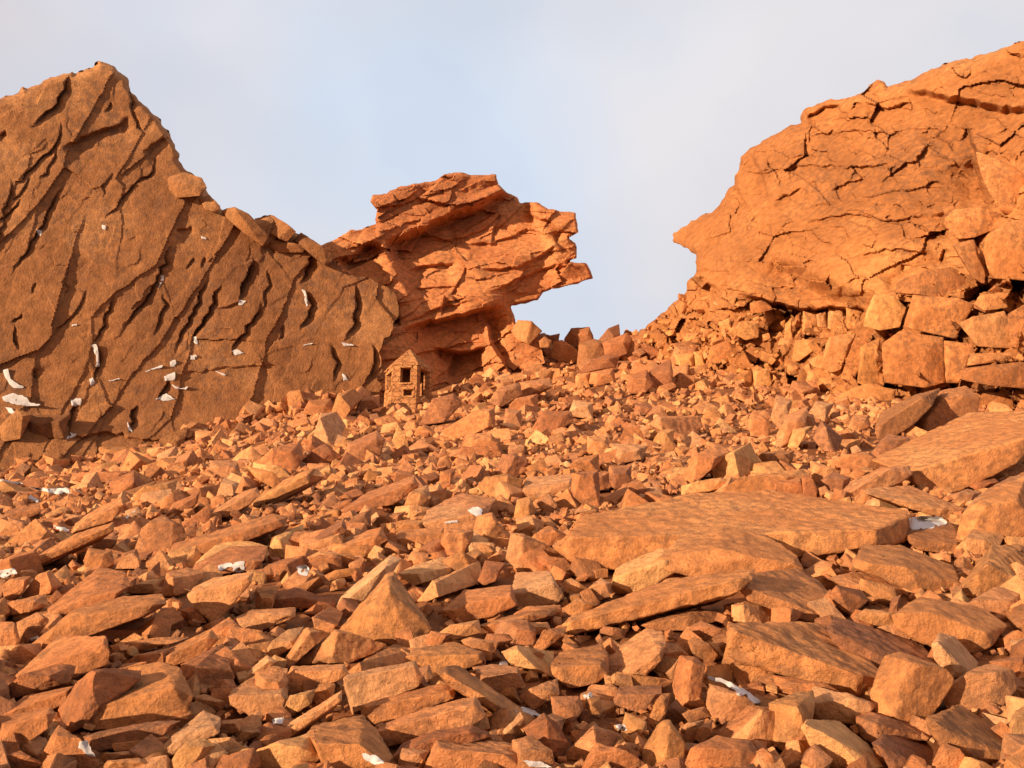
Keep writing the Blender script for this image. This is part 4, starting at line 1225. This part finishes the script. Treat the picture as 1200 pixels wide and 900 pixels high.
def rand_rot(n, r):
    """Stones lie fairly flat on the slope, turned any way."""
    yaw = r.uniform(0, 2 * math.pi, n)
    tx = r.normal(0, 0.6, n) + 0.28; ty = r.normal(0, 0.5, n)
    cz, sz = np.cos(yaw), np.sin(yaw)
    cx, sx, cy, sy = np.cos(tx), np.sin(tx), np.cos(ty), np.sin(ty)
    Z = np.zeros((n, 3, 3)); X = np.zeros((n, 3, 3)); Y = np.zeros((n, 3, 3))
    Z[:, 0, 0] = cz; Z[:, 0, 1] = -sz; Z[:, 1, 0] = sz; Z[:, 1, 1] = cz; Z[:, 2, 2] = 1
    X[:, 0, 0] = 1; X[:, 1, 1] = cx; X[:, 1, 2] = -sx; X[:, 2, 1] = sx; X[:, 2, 2] = cx
    Y[:, 1, 1] = 1; Y[:, 0, 0] = cy; Y[:, 0, 2] = sy; Y[:, 2, 0] = -sy; Y[:, 2, 2] = cy
    return X @ Y @ Z


def merge_stones(name, P, R, tone, mat, r):
    """One mesh holding many small stones at points P with radii R."""
    n = len(P)
    pid = r.integers(0, len(PROTO), n)
    rot = rand_rot(n, r)
    Vs, Fs, Ts, base = [], [], [], 0
    for k in range(len(PROTO)):
        j = np.where(pid == k)[0]
        if not len(j):
            continue
        V, F = PROTO[k]
        W = np.einsum('nij,vj->nvi', rot[j] * R[j, None, None], V) + P[j, None, :]
        Vs.append(W.reshape(-1, 3))
        Fs.append((F[None] + (np.arange(len(j)) * len(V))[:, None, None] + base).reshape(-1, 3))
        Ts.append(np.repeat(tone[j], len(V)))
        base += len(j) * len(V)
    return link_mesh(name, np.concatenate(Vs), np.concatenate(Fs), mat, np.concatenate(Ts), sharp=38)


# which photo directions the traced stones already cover
cover_x, cover_y = np.meshgrid(np.arange(-300, 1500, 2.0), np.arange(380, 1000, 2.0))
cover = np.zeros(cover_x.shape, bool)
for st in STONES:
    if st['reg'] in 'KL':
        continue
    c = st['poly'].mean(0)
    sh = c + (st['poly'] - c) * 0.94
    x0, y0 = sh.min(0); x1, y1 = sh.max(0)
    i0, i1 = int((y0 - 380) // 2), int((y1 - 380) // 2) + 2
    j0, j1 = int((x0 + 300) // 2), int((x1 + 300) // 2) + 2
    i0, j0 = max(i0, 0), max(j0, 0)
    cover[i0:i1, j0:j1] |= inside(cover_x[i0:i1, j0:j1], cover_y[i0:i1, j0:j1], sh)


def covered(x, y):
    i = np.clip(((y - 380) / 2).astype(int), 0, cover.shape[0] - 1); j = np.clip(((x + 300) / 2).astype(int), 0, cover.shape[1] - 1)
    return cover[i, j]


def scatter(n, y_lo, y_hi, rpx_lo, rpx_hi, r, x_lo=-520, x_hi=1720, power=2.0, sink=0.25):
    x, y = r.uniform(x_lo, x_hi, n), r.uniform(y_lo, y_hi, n)
    keep = ~covered(x, y)
    top = np.interp(x, [-300, 0, 150, 330, 440, 480, 520, 600, 640, 745, 800, 850, 900, 1000, 1200, 1500], [575, 568, 548, 488, 470, 476, 462, 415, 404, 400, 415, 432, 448, 466, 478, 480])
    keep &= y > top
    x, y = x[keep], y[keep]
    n = len(x)
    rp = rpx_lo * (rpx_hi / rpx_lo) ** (r.random(n) ** power)
    rp = np.where((x > 0) & (x < 1200), rp, rp * 1.5)
    d = ground_depth(x, y) * (1 + 0.03 * r.normal(size=n) * 0.5)
    R = rp * d / FOC
    P = world_at(x, y, d)
    P[:, 2] += R * (0.35 - sink)
    return P, R, x, y


rr = np.random.default_rng(21)
sets = [scatter(4300, 640, 1080, 9, 26, rr, power=1.6), scatter(5500, 640, 1060, 3, 9, rr, sink=-0.2), scatter(1900, 540, 660, 9, 24, rr, power=1.4, sink=0.5), scatter(5000, 540, 660, 4, 11, rr, sink=0.2), scatter(4200, 540, 650, 2.5, 7, rr, sink=-0.2),
        scatter(3200, 400, 560, 7, 17, rr, power=1.5, sink=0.5), scatter(8200, 400, 560, 2.8, 7.5, rr, sink=0.2), scatter(5000, 400, 560, 1.6, 5, rr, sink=-0.2), scatter(420, 401, 418, 4, 12, rr, x_lo=585, x_hi=760, power=1.0, sink=-0.3)]
print('rubble', sum(len(q[1]) for q in sets), 'proto faces', sum(len(f) for _, f in PROTO) / len(PROTO))
# stones that have fallen from the left cliff and lie along its foot
fx = rr.uniform(-120, 452, 520)
fy = np.interp(fx, [-300, 0, 150, 330, 440, 480], [575, 566, 546, 486, 468, 474]) + rr.uniform(-16, 8, 520)
fd = np.minimum(left.depth(fx, fy), ground_depth(fx, np.maximum(fy, 470)))
fr = 3.5 * (15 / 3.5) ** (rr.random(520) ** 1.8) * fd / FOC
fk = ~((fx > 425) & (fx < 520))
sets.append((world_at(fx, fy, fd - 0.3 * fr)[fk], fr[fk], fx[fk], fy[fk]))
P = np.concatenate([q[0] for q in sets]); R = np.concatenate([q[1] for q in sets])
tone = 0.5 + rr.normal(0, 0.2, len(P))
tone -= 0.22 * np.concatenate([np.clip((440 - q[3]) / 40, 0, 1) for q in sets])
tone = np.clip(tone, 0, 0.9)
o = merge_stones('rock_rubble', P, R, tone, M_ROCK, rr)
tag(o, 'loose orange rubble filling the gaps between the larger rocks of the slope', 'rubble', kind='stuff')

# broken pieces lodged in the shattered band below the overhang and along the ridge to the gap
x, y = rr.uniform(735, 1300, 1700), rr.uniform(320, 500, 1700)
top = np.interp(x, [735, 775, 815, 850, 881, 943, 1017, 1100, 1300], [402, 370, 330, 348, 352, 366, 362, 330, 330]) + 3
bot = np.interp(x, [735, 900, 1300], [430, 478, 500])
k = (y > top) & (y < bot) & ~((x > 1000) & (rr.random(1700) < 0.93))
x, y = x[k], y[k]
d = right.depth(x, y)
R = (2.4 * (11 / 2.4) ** (rr.random(len(x)) ** 2.2)) * d / FOC
o = merge_stones('fractured_rubble', world_at(x, y, d - 0.2 * R), R, np.clip(0.5 + rr.normal(0, 0.16, len(x)), 0, 1), M_BLOCK, rr)
tag(o, 'shattered orange fragments wedged in the rock band below the right overhang', 'rubble', kind='stuff')

# ---------------------------------------------------------------- the stone hut
def build_hut():
    d0 = 43.5
    u = d0 / FOC
    base = world_at(477.5, 480, d0)
    root = bpy.data.objects.new('stone_hut', None)
    root.location = base
    COL.objects.link(root)
    tag(root, 'small hexagonal stone hut with a pointed stone roof and dark openings below the outcrop', 'hut')
    Rr = 28.0 * u                       # corner radius
    He = 47.0 * u                       # wall height (to the eaves)
    T = 0.34
    angs = [math.radians(a) for a in (-93, -33, 27, 87, 147, 207)]
    def corner(a, r):                   # 0 degrees looks back at the camera
        return Vector((math.sin(a) * r, -math.cos(a) * r, 0))
    rq = random.Random(3)

    def facet(i, holes):
        """One wall side as courses of fitted stones round the openings; holes are (u0, u1, v0, v1) in fractions."""
        a, b = corner(angs[i], Rr), corner(angs[(i + 1) % 6], Rr)
        ai, bi = corner(angs[i], Rr - T), corner(angs[(i + 1) % 6], Rr - T)
        out_n = ((a + b) / 2).normalized()
        us = sorted({0, 1, *[h[0] for h in holes], *[h[1] for h in holes]})
        vs = sorted({-0.25, 1, *[h[2] for h in holes], *[h[3] for h in holes]})
        def dens(v, n):
            o = []
            for p, q in zip(v[:-1], v[1:]):
                m = max(1, round((q - p) * n))
                o += [p + (q - p) * k / m for k in range(m)]
            return o + [v[-1]]
        us, vs = dens(us, 14), dens(vs, 20)
        V, F, idx = [], [], {}
        def vert(iu, iv, inner):
            key = (iu, iv, inner)
            if key not in idx:
                A, B = (ai, bi) if inner else (a, b)
                p = A.lerp(B, us[iu]) + Vector((0, 0, vs[iv] * He))
                if not inner:
                    p += out_n * (0.05 * mnoise.noise(p * 2.6 + Vector((5, 3, 1))) + 0.03 * mnoise.noise(p * 6.0))
                idx[key] = len(V); V.append(p[:])
            return idx[key]
        def solid(iu, iv):
            if iu < 0 or iv < 0 or iu >= len(us) - 1 or iv >= len(vs) - 1:
                return False
            cu, cv = (us[iu] + us[iu + 1]) / 2, (vs[iv] + vs[iv + 1]) / 2
            return not any(h[0] < cu < h[1] and h[2] < cv < h[3] for h in holes)
        for iu in range(len(us) - 1):
            for iv in range(len(vs) - 1):
                if not solid(iu, iv):
                    continue
                F.append([vert(iu, iv, 0), vert(iu + 1, iv, 0), vert(iu + 1, iv + 1, 0), vert(iu, iv + 1, 0)])
                F.append([vert(iu, iv + 1, 1), vert(iu + 1, iv + 1, 1), vert(iu + 1, iv, 1), vert(iu, iv, 1)])
                for du, dv, e in ((-1, 0, ((0, 1), (0, 0))), (1, 0, ((1, 0), (1, 1))), (0, -1, ((0, 0), (1, 0))), (0, 1, ((1, 1), (0, 1)))):
                    if not solid(iu + du, iv + dv):
                        p, q = (iu + e[0][0], iv + e[0][1]), (iu + e[1][0], iv + e[1][1])
                        F.append([vert(*p, 0), vert(*p, 1), vert(*q, 1), vert(*q, 0)])
        return V, F, (a, b, out_n)

    holes = {0: [(0.22, 0.82, 0.42, 0.86)], 1: [(0.30, 0.74, 0.54, 0.93), (0.46, 0.86, 0.20, 0.36)], 2: [(0.22, 0.82, 0.02, 0.94)]}
    V, F = [], []
    frames = []
    for i in range(6):
        v, f, fr = facet(i, holes.get(i, []))
        F += [[k + len(V) for k in q] for q in f]
        V += v
        frames.append(fr)
    wall = link_mesh('wall', V, F, M_HUT, np.clip(0.5 + 0.5 * fbm(np.array(V) * 3.0, 2), 0, 1), sharp=35, parent=root)
    # dressed stone surrounds: lintels, sills, jambs
    def bar(name, c0, c1, t, dep, n):
        ax = (c1 - c0)
        side = ax.normalized().cross(n) * t
        pts = []
        for p in (c0, c1):
            for s in (-1, 1):
                for q in (0.05, -dep):
                    j = Vector((rq.uniform(-.012, .012), rq.uniform(-.012, .012), rq.uniform(-.012, .012)))
                    pts.append((p + side * s + n * q + j)[:])
        v, f = hull_mesh(pts, t * 2.5, 0.16, 0.08, 0.03, rq.randint(0, 999), 0, 3)
        return link_mesh(name, v, f, M_HUT, rq.uniform(0.55, 0.8), sharp=38, parent=root)
    for i, hs in holes.items():
        a, b, n = frames[i]
        for (u0, u1, v0, v1) in hs:
            z = Vector((0, 0, He))
            l, r_ = a.lerp(b, u0 - 0.05), a.lerp(b, u1 + 0.05)
            bar('lintel', l + z * (v1 + 0.03), r_ + z * (v1 + 0.03), 0.07, 0.2, n)
            if v0 > 0.1:
                bar('window_sill', l + z * (v0 - 0.025), r_ + z * (v0 - 0.025), 0.05, 0.2, n)
            else:
                bar('threshold', l + z * (v0 - 0.03), r_ + z * (v0 - 0.03), 0.06, 0.3, n)
    # conical six sided roof of laid stones
    apex_h = 29 * u
    rows, cols = 18, 10
    V, F = [], []
    ring = 6 * cols
    for k in range(rows + 1):
        t = k / rows
        for i in range(6):
            a, b = corner(angs[i], Rr * 1.07), corner(angs[(i + 1) % 6], Rr * 1.07)
            for c in range(cols):
                p = a.lerp(b, c / cols) * (1 - t * 0.985) * (1 + 0.10 * math.sin(t * math.pi))
                p.z = He - 0.03 + apex_h * t
                course = 0.035 * ((k % 2) - 0.5) * (1 - t)
                nrm = Vector((p.x, p.y, 0)).normalized() if p.length > 0 else Vector()
                p += nrm * (course + 0.07 * mnoise.noise(p * 3.1) * (1 - t))
                p.z += 0.03 * mnoise.noise(p * 4.0 + Vector((9, 9, 9)))
                V.append(p[:])
    for k in range(rows):
        for c in range(ring):
            F.append([k * ring + c, k * ring + (c + 1) % ring, (k + 1) * ring + (c + 1) % ring, (k + 1) * ring + c])
    # soffit back to the wall
    n0 = len(V)
    for i in range(6):
        a, b = corner(angs[i], Rr - T), corner(angs[(i + 1) % 6], Rr - T)
        for c in range(cols):
            p = a.lerp(b, c / cols); p.z = He - 0.01
            V.append(p[:])
    for c in range(ring):
        F.append([c, n0 + c, n0 + (c + 1) % ring, (c + 1) % ring])
    V.append((0, 0, He + apex_h * 0.99)); V.append((0, 0, He))
    tri = []
    for c in range(ring):
        tri.append([rows * ring + c, rows * ring + (c + 1) % ring, len(V) - 2])
    me_faces = [q for q in F]
    Vn = np.array(V)
    roof = link_mesh('roof', Vn, np.array(me_faces), M_HUT, np.clip(0.55 + 0.5 * fbm(Vn * 3.0 + 4, 2), 0, 1), sharp=35, parent=root)
    fin = link_mesh('roof_cap', Vn[[*range(rows * ring, rows * ring + ring), len(V) - 2]] * 1.0, np.array([[c, (c + 1) % ring, ring] for c in range(ring)]), M_HUT, 0.6, sharp=35, parent=roof)
    # the earthen floor and the dark back of the room
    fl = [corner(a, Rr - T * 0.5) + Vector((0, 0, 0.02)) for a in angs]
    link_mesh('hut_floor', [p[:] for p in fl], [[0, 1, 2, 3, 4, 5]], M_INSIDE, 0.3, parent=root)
    return root


build_hut()

# ---------------------------------------------------------------- snow lying in cracks and hollows
bpy.context.view_layer.update()
DG = bpy.context.evaluated_depsgraph_get()


def hit(px, py):
    p = Vector(world_at(px, py, 1.0)) - EYE
    ok, loc, nrm, *_ = scene.ray_cast(DG, EYE, p.normalized())
    return (loc, nrm) if ok else None


def snow(poly, label, group=None, seed=0, thick=0.9):
    """A snow patch that fills and bridges the rock lying under its outline."""
    poly = rough_line(np.asarray(poly, float), 3.0, 0.45, seed, closed=True)
    x0, y0 = poly.min(0) - 0.5; x1, y1 = poly.max(0) + 0.5
    st = max(0.3, min(x1 - x0, y1 - y0) / 16)
    gx, gy = np.meshgrid(np.arange(x0, x1 + st, st), np.arange(y0, y1 + st, st))
    ins = inside(gx, gy, poly) & (fbm2(gx, gy, max(3.0, 0.35 * min(x1 - x0, y1 - y0)), 3, 0.6, seed + 0.3) > -0.45)
    e, _, _ = seg_dist(gx.ravel(), gy.ravel(), np.concatenate([poly, poly[:1]]))
    e = e.reshape(gx.shape)
    dep = np.full(gx.shape, np.nan)
    for i, j in zip(*np.where(ins)):
        hh = hit(gx[i, j], gy[i, j])
        if hh is not None:
            dep[i, j] = (hh[0] - EYE).dot(Vector((0, CP, SP)))
    if np.isfinite(dep).sum() < 8:
        return
    raw = np.where(np.isfinite(dep), dep, np.nanmedian(dep))
    med = np.nanmedian(dep)
    raw = np.clip(raw, med * 0.93, med * 1.07)
    s = raw.copy()
    for _ in range(30):
        p = np.pad(s, 1, mode='edge')
        s = (p[:-2, 1:-1] + p[2:, 1:-1] + p[1:-1, :-2] + p[1:-1, 2:] + p[1:-1, 1:-1]) / 5
        s = np.minimum(s, raw)
    half = max(0.8, min(x1 - x0, y1 - y0) * 0.3)
    s = s - s / FOC * (0.25 + thick * np.sqrt(np.clip(e / half, 0, 1)))
    h, w = gx.shape
    idx = np.arange(h * w).reshape(h, w)
    q = np.stack([idx[:-1, :-1], idx[1:, :-1], idx[1:, 1:], idx[:-1, 1:]], -1).reshape(-1, 4)
    q = q[ins.ravel()[q].all(1)]
    if len(q) < 3:
        return
    # keep the largest connected piece
    lab = np.arange(h * w)
    for _ in range(400):
        m = lab[q].min(1)
        new = lab.copy()
        for c in range(4):
            np.minimum.at(new, q[:, c], m)
        if (new == lab).all():
            break
        lab = new
    fl = lab[q[:, 0]]
    u, c = np.unique(fl, return_counts=True)
    q = q[fl == u[c.argmax()]]
    used = np.unique(q)
    re = np.full(h * w, -1); re[used] = np.arange(len(used)); q = re[q]
    fx, fy, fd = gx.ravel()[used], gy.ravel()[used], s.ravel()[used]
    n = len(used)
    ed = np.concatenate([q[:, [0, 1]], q[:, [1, 2]], q[:, [2, 3]], q[:, [3, 0]]])
    key = np.sort(ed, 1); key = key[:, 0] * n + key[:, 1]
    u, first, cnt = np.unique(key, return_index=True, return_counts=True)
    be = ed[first[cnt == 1]]
    for _ in range(3):
        ax, ay, c = np.zeros(n), np.zeros(n), np.zeros(n)
        for i, j in ((0, 1), (1, 0)):
            np.add.at(ax, be[:, i], fx[be[:, j]]); np.add.at(ay, be[:, i], fy[be[:, j]]); np.add.at(c, be[:, i], 1)
        b_ = c > 0
        fx = np.where(b_, 0.5 * fx + 0.5 * ax / np.maximum(c, 1), fx); fy = np.where(b_, 0.5 * fy + 0.5 * ay / np.maximum(c, 1), fy)
    V = world_at(fx, fy, fd)
    B = world_at(fx, fy + 0.4, fd * (1 + 5.0 / FOC))
    F = np.concatenate([q, q[:, ::-1] + n, np.stack([be[:, 1], be[:, 0], be[:, 0] + n, be[:, 1] + n], -1)])
    o = link_mesh('snow_patch', np.concatenate([V, B]), F, M_SNOW, 0.5, sharp=70, origin=V.mean(0))
    tag(o, label, 'snow patch', group)


def blob(cx, cy, w, h, seed, rot=0.0):
    r = np.random.default_rng(seed)
    a = np.linspace(0, 2 * math.pi, 14, endpoint=False)
    q = 0.5 * (1 + 0.28 * r.normal(size=14))
    x, y = np.cos(a) * w * q, np.sin(a) * h * q
    c, s = math.cos(rot), math.sin(rot)
    return np.stack([cx + x * c - y * s, cy + x * s + y * c], -1)


exec_snow = [
    ([(2, 433), (10, 430), (13, 443), (32, 455), (14, 455), (4, 442)], 'snow streak at the far left foot of the brown cliff, the highest there'),
    ([(2, 464), (14, 460), (32, 464), (35, 471), (50, 474), (51, 464), (58, 463), (56, 474), (38, 477), (14, 474), (3, 470)], 'branching snow patch at the far left foot of the brown cliff'),
    ([(4, 476), (14, 478), (18, 484), (10, 484)], 'small snow patch just below the branching one on the brown cliff'),
    ([(82, 468), (96, 466), (95, 475), (84, 476)], 'snow pad on the ledge over the wide crack low on the brown cliff'),
    ([(77, 515), (82, 506), (91, 508), (86, 513)], 'snow at the bottom of the wide crack low on the brown cliff'),
    ([(106, 404), (113, 403), (116, 414), (117, 430), (111, 430), (113, 418)], 'snow strip in the bent crack left of the branching cracks'),
    ([(104, 444), (110, 441), (111, 450), (106, 453)], 'snow dab below the bent crack of the brown cliff'),
    ([(192, 440), (206, 435), (205, 446), (193, 447)], 'snow patch in the middle of the central snowy crack'),
    ([(199, 424), (206, 421), (206, 430), (200, 430)], 'small snow patch above the middle of the central snowy crack'),
    ([(181, 468), (195, 460), (207, 468), (194, 470)], 'snow wedge at the foot of the central snowy crack'),
    ([(200, 450), (212, 455), (222, 452), (218, 457), (206, 456)], 'thin snow string right of the central snowy crack'),
    ([(164, 436), (180, 431), (193, 426), (190, 431), (172, 436)], 'thin bright snow line left of the central snowy crack'),
    ([(126, 446), (142, 442), (140, 445), (128, 447)], 'short snow line further left along the brown cliff base'),
    ([(222, 416), (230, 415), (230, 422), (223, 422)], 'snow dab in the next crack to the right of the central one'),
    ([(226, 394), (231, 394), (232, 404), (228, 403)], 'snow sliver high in the crack beside the central one'),
    ([(270, 412), (278, 409), (287, 414), (276, 417)], 'snow tongue under the curved crack of the brown cliff'),
    ([(250, 433), (262, 437), (270, 441), (260, 440)], 'fine snow thread below the snow tongue'),
    ([(348, 406), (360, 403), (368, 402), (358, 405)], 'snow thread on the smooth slab left of the hut'),
    ([(353, 338), (358, 340), (362, 358), (359, 361)], 'thin snow sliver in the dark cleft near the outcrop'),
    ([(280, 351), (290, 352), (284, 358), (278, 357)], 'snow dab at the foot of the broad dark cleft'),
    ([(188, 323), (192, 322), (192, 330), (188, 329)], 'snow fleck high in the central crack'),
    ([(186, 330), (190, 331), (186, 340)], 'lower snow fleck in the central crack'),
    ([(119, 263), (124, 264), (124, 270), (120, 269)], 'snow fleck at the end of the upper crack'),
    ([(42, 268), (50, 270), (48, 277), (43, 275)], 'snow fleck in the long upper left crack'),
    ([(235, 275), (241, 278), (243, 281), (236, 280)], 'snow fleck near the crest of the brown cliff'),
    ([(399, 400), (416, 405), (404, 407)], 'snow streak on the slab edge just left of the hut'),
    ([(400, 436), (410, 446), (402, 447)], 'snow wedge low beside the slab left of the hut'),
    ([(84, 380), (91, 379), (90, 382), (84, 383)], 'tiny snow fleck on the middle of the brown cliff'),
    ([(148, 492), (155, 504), (158, 507), (150, 505)], 'snow curl in the hooked crack at the cliff foot'),
    ([(0, 561), (28, 566), (26, 568), (0, 564)], 'long thin snow line at the left edge among flat rocks'),
    ([(28, 570), (60, 572), (80, 571), (84, 579), (64, 579), (48, 575)], 'wide snow streak between flat rocks at the left edge'),
    ([(12, 575), (36, 579), (50, 588), (44, 590), (24, 580)], 'slanting snow streak just below the wide one'),
    ([(58, 613), (82, 620), (82, 624), (68, 622)], 'snow streak above the long leaning slab at the left'),
    ([(0, 668), (16, 665), (22, 672), (4, 678), (0, 676)], 'bright snow patch at the left edge beside dark gravel'),
    ([(136, 610), (147, 605), (164, 592), (160, 600), (142, 613)], 'snow line along the leaning slab near the left'),
    ([(254, 663), (264, 659), (287, 657), (288, 668), (278, 672), (268, 668), (256, 669)], 'snow patch on top of the brown slab left of centre'),
    ([(346, 664), (358, 661), (364, 666), (360, 676), (350, 674)], 'round snow patch between rocks right of the slab snow'),
    ([(546, 598), (556, 592), (567, 596), (564, 607), (556, 604)], 'white snow patch on the flat centre slab'),
    ([(520, 611), (536, 609), (538, 613), (522, 614)], 'faint snow streak left of the flat slab patch'),
    ([(1064, 606), (1090, 604), (1104, 605), (1112, 613), (1094, 620), (1066, 621)], 'bright snow patch tucked behind the great flat boulder at the right'),
    ([(826, 790), (850, 795), (876, 808), (898, 824), (885, 826), (866, 818), (848, 802), (828, 797)], 'long white snow strip on the rock beside the big tan slab'),
    ([(682, 815), (692, 810), (696, 816), (688, 820)], 'small snow dab among rocks in the lower middle'),
    ([(720, 849), (732, 848), (736, 856), (724, 856)], 'small snow patch below the tilted cube in the lower middle'),
    ([(608, 826), (622, 830), (636, 838), (628, 842), (612, 834)], 'snow streak at the foot of the leaning beam rock'),
    ([(612, 890), (634, 892), (650, 900), (620, 899)], 'snow edge at the bottom of the photo below the beam rock'),
    ([(424, 882), (440, 884), (454, 894), (440, 897), (426, 890)], 'snow patch on the shaded rock at the bottom'),
    ([(92, 868), (102, 866), (110, 880), (114, 890), (102, 886), (90, 876)], 'snow patch between rocks in the lower left corner'),
    ([(584, 776), (594, 774), (596, 782), (588, 785)], 'snow dab on the block above the leaning beam rock'),
    ([(600, 831), (608, 829), (606, 836)], 'snow crumb beside the leaning beam rock'),
    ([(34, 748), (44, 744), (46, 748), (36, 752)], 'snow crumb in the dark gap near the left edge'),
    ([(318, 842), (334, 840), (332, 848), (320, 849)], 'snow crumb between small stones in the lower left'),
]
for k, (poly, label) in enumerate(exec_snow):
    snow(poly, label, 'snow lying among the rocks', seed=k)

# ---------------------------------------------------------------- descriptions of the traced rocks
HAND = [  # (pixel inside, description, short phrase others are placed by)
    (448, 720, 'large triangular boulder with a broad sunlit face, pointing up', 'the triangular boulder'),
    (850, 605, 'great flat boulder like a long table with a rough grey top', 'the great flat boulder'),
    (860, 655, 'rounded orange ledge of rock lying in front of the great flat boulder', 'the rounded ledge rock'),
    (760, 705, 'long slender slab lying nearly level below the rounded boulder, casting a dark gap beneath', 'the long slender slab'),
    (750, 665, 'rounded orange boulder perched behind the long slender slab', 'the perched rounded boulder'),
    (940, 765, 'big tan brick-shaped slab with a sharp lower edge at the lower right', 'the big tan slab'),
    (1060, 805, 'upright cube boulder with one bright end resting against a flat slab', 'the upright cube boulder'),
    (570, 815, 'narrow beam-shaped rock leaning down to the right across its neighbours', 'the leaning beam rock'),
    (1120, 530, 'huge smooth pale slab sloping to the left under the right cliff', 'the huge smooth slab'),
    (615, 650, 'dark-sided upright block with a narrow bright face near the picture centre', 'the dark-sided upright block'),
    (625, 690, 'square block with a sunlit flat top and a dark front', 'the sunlit-topped square block'),
    (180, 810, 'large brown boulder with a bright lump on its shaded front', 'the large brown boulder'),
    (255, 700, 'greenish grey boulder with a smooth shaded face', 'the greenish grey boulder'),
    (120, 725, 'long dark-fronted slab rising to the right below the brown slab', 'the dark-fronted slab'),
    (860, 545, 'reddish cube block with a shaded right side', 'the reddish cube block'),
    (1020, 470, 'tall tilted orange slab standing on end below the right cliff', 'the tall tilted orange slab'),
    (1130, 620, 'thick orange boulder at the right edge rising towards the cliff', 'the thick edge boulder'),
    (383, 505, 'vivid orange split rock standing out near the brown cliff foot', 'the vivid orange split rock'),
    (330, 535, 'flat pale sunlit rock face cut by one crack', 'the pale cracked rock'),
    (740, 772, 'tilted tan block with a bright upper face', 'the tilted tan block'),
    (808, 800, 'upright narrow block with a smooth sunny side', 'the upright narrow block'),
    (545, 600, 'flat reddish slab carrying a white snow patch', 'the snowy reddish slab'),
    (585, 573, 'pale cube-like rock with a shaded right side above the snowy slab', 'the pale cube-like rock'),
    (1060, 410, 'square wall block split by a crack below the cliff', 'the square wall block'),
    (760, 525, 'long dark-shadowed block behind two pale shards', 'the dark-shadowed block'),
    (70, 645, 'long pointed slab leaning up to the right at the left edge', 'the long pointed slab'),
    (1100, 450, 'wide low wall block at the foot of the right cliff', 'the wide low wall block'),
    (680, 395, 'rounded boulder on the skyline of the gap', 'the skyline boulder'),
    (315, 262, 'angular dark-ended block perched on the sagging crest of the brown cliff', 'the perched crest block'),
    (143, 525, 'broad squared block at the foot of the brown cliff above the scree', 'the squared foot block'),
    (219, 215, 'rounded pale lump on the skyline edge of the brown peak', 'the pale skyline lump'),
    (723, 390, 'dark pointed rock standing on the skyline of the gap', 'the dark skyline point'),
    (465, 670 + 130, 'long low block with a shaded front below the triangular boulder', 'the long low block'),
]


def in_poly(x, y, poly):
    return bool(inside(np.array([float(x)]), np.array([float(y)]), poly)[0])


marks = []
for (x, y, text, short) in HAND:
    c = [s for s in STONES if 'label' not in s and in_poly(x, y, s['poly'])]
    if not c:
        c = [min((s for s in STONES if 'label' not in s), key=lambda s: math.hypot(s['c'][0] - x, s['c'][1] - y))]
    s = min(c, key=lambda s: s['area'])
    s['label'] = text
    marks.append((s['c'][0], s['c'][1], short, s))
marks.append((478, 440, 'the stone hut', None))

WORDN = ['', 'second ', 'third ', 'fourth ', 'fifth ', 'sixth ', 'seventh ', 'eighth ', 'ninth ', 'tenth ', 'eleventh ', 'twelfth ', 'thirteenth ', 'fourteenth ', 'fifteenth ', 'sixteenth ']
buckets = {}
for s in STONES:
    if 'label' in s:
        continue
    x, y = s['c']
    m = min((m for m in marks), key=lambda m: math.hypot(m[0] - x, (m[1] - y) * 1.3))
    dx, dy = x - m[0], y - m[1]
    dirn = ('above' if dy < 0 else 'below') if abs(dy) * 1.2 > abs(dx) else ('left of' if dx < 0 else 'right of')
    buckets.setdefault((m[2], dirn), []).append((math.hypot(dx, dy), s))
for (short, dirn), L in buckets.items():
    L.sort(key=lambda t: t[0])
    for k, (_, s) in enumerate(L):
        size = 'large' if s['area'] > 2600 else 'mid-sized' if s['area'] > 900 else 'small' if s['area'] > 300 else 'very small'
        shape = 'long thin' if s['ratio'] > 3 else 'elongated' if s['ratio'] > 1.9 else 'blocky'
        noun = 'wall block' if s['kind'] == 'rock_block' else 'rock'
        tilt = ''
        if s['ratio'] > 1.9:
            a = s['ang']
            tilt = ' rising rightward' if 12 < a < 62 else ' rising leftward' if 118 < a < 168 else ' lying level' if a < 12 or a > 168 else ' standing upright'
        s['label'] = f"{size} {shape} {noun}{tilt}, {WORDN[min(k, 15)]}nearest {dirn} {short}"
for s in STONES:
    g = 'fractured blocks stacked below the overhanging cliff' if s['kind'] == 'rock_block' else 'boulders on the scree slope' if s['kind'] == 'boulder' else 'rocks on the scree slope'
    tag(s['o'], s['label'], 'rock', g)
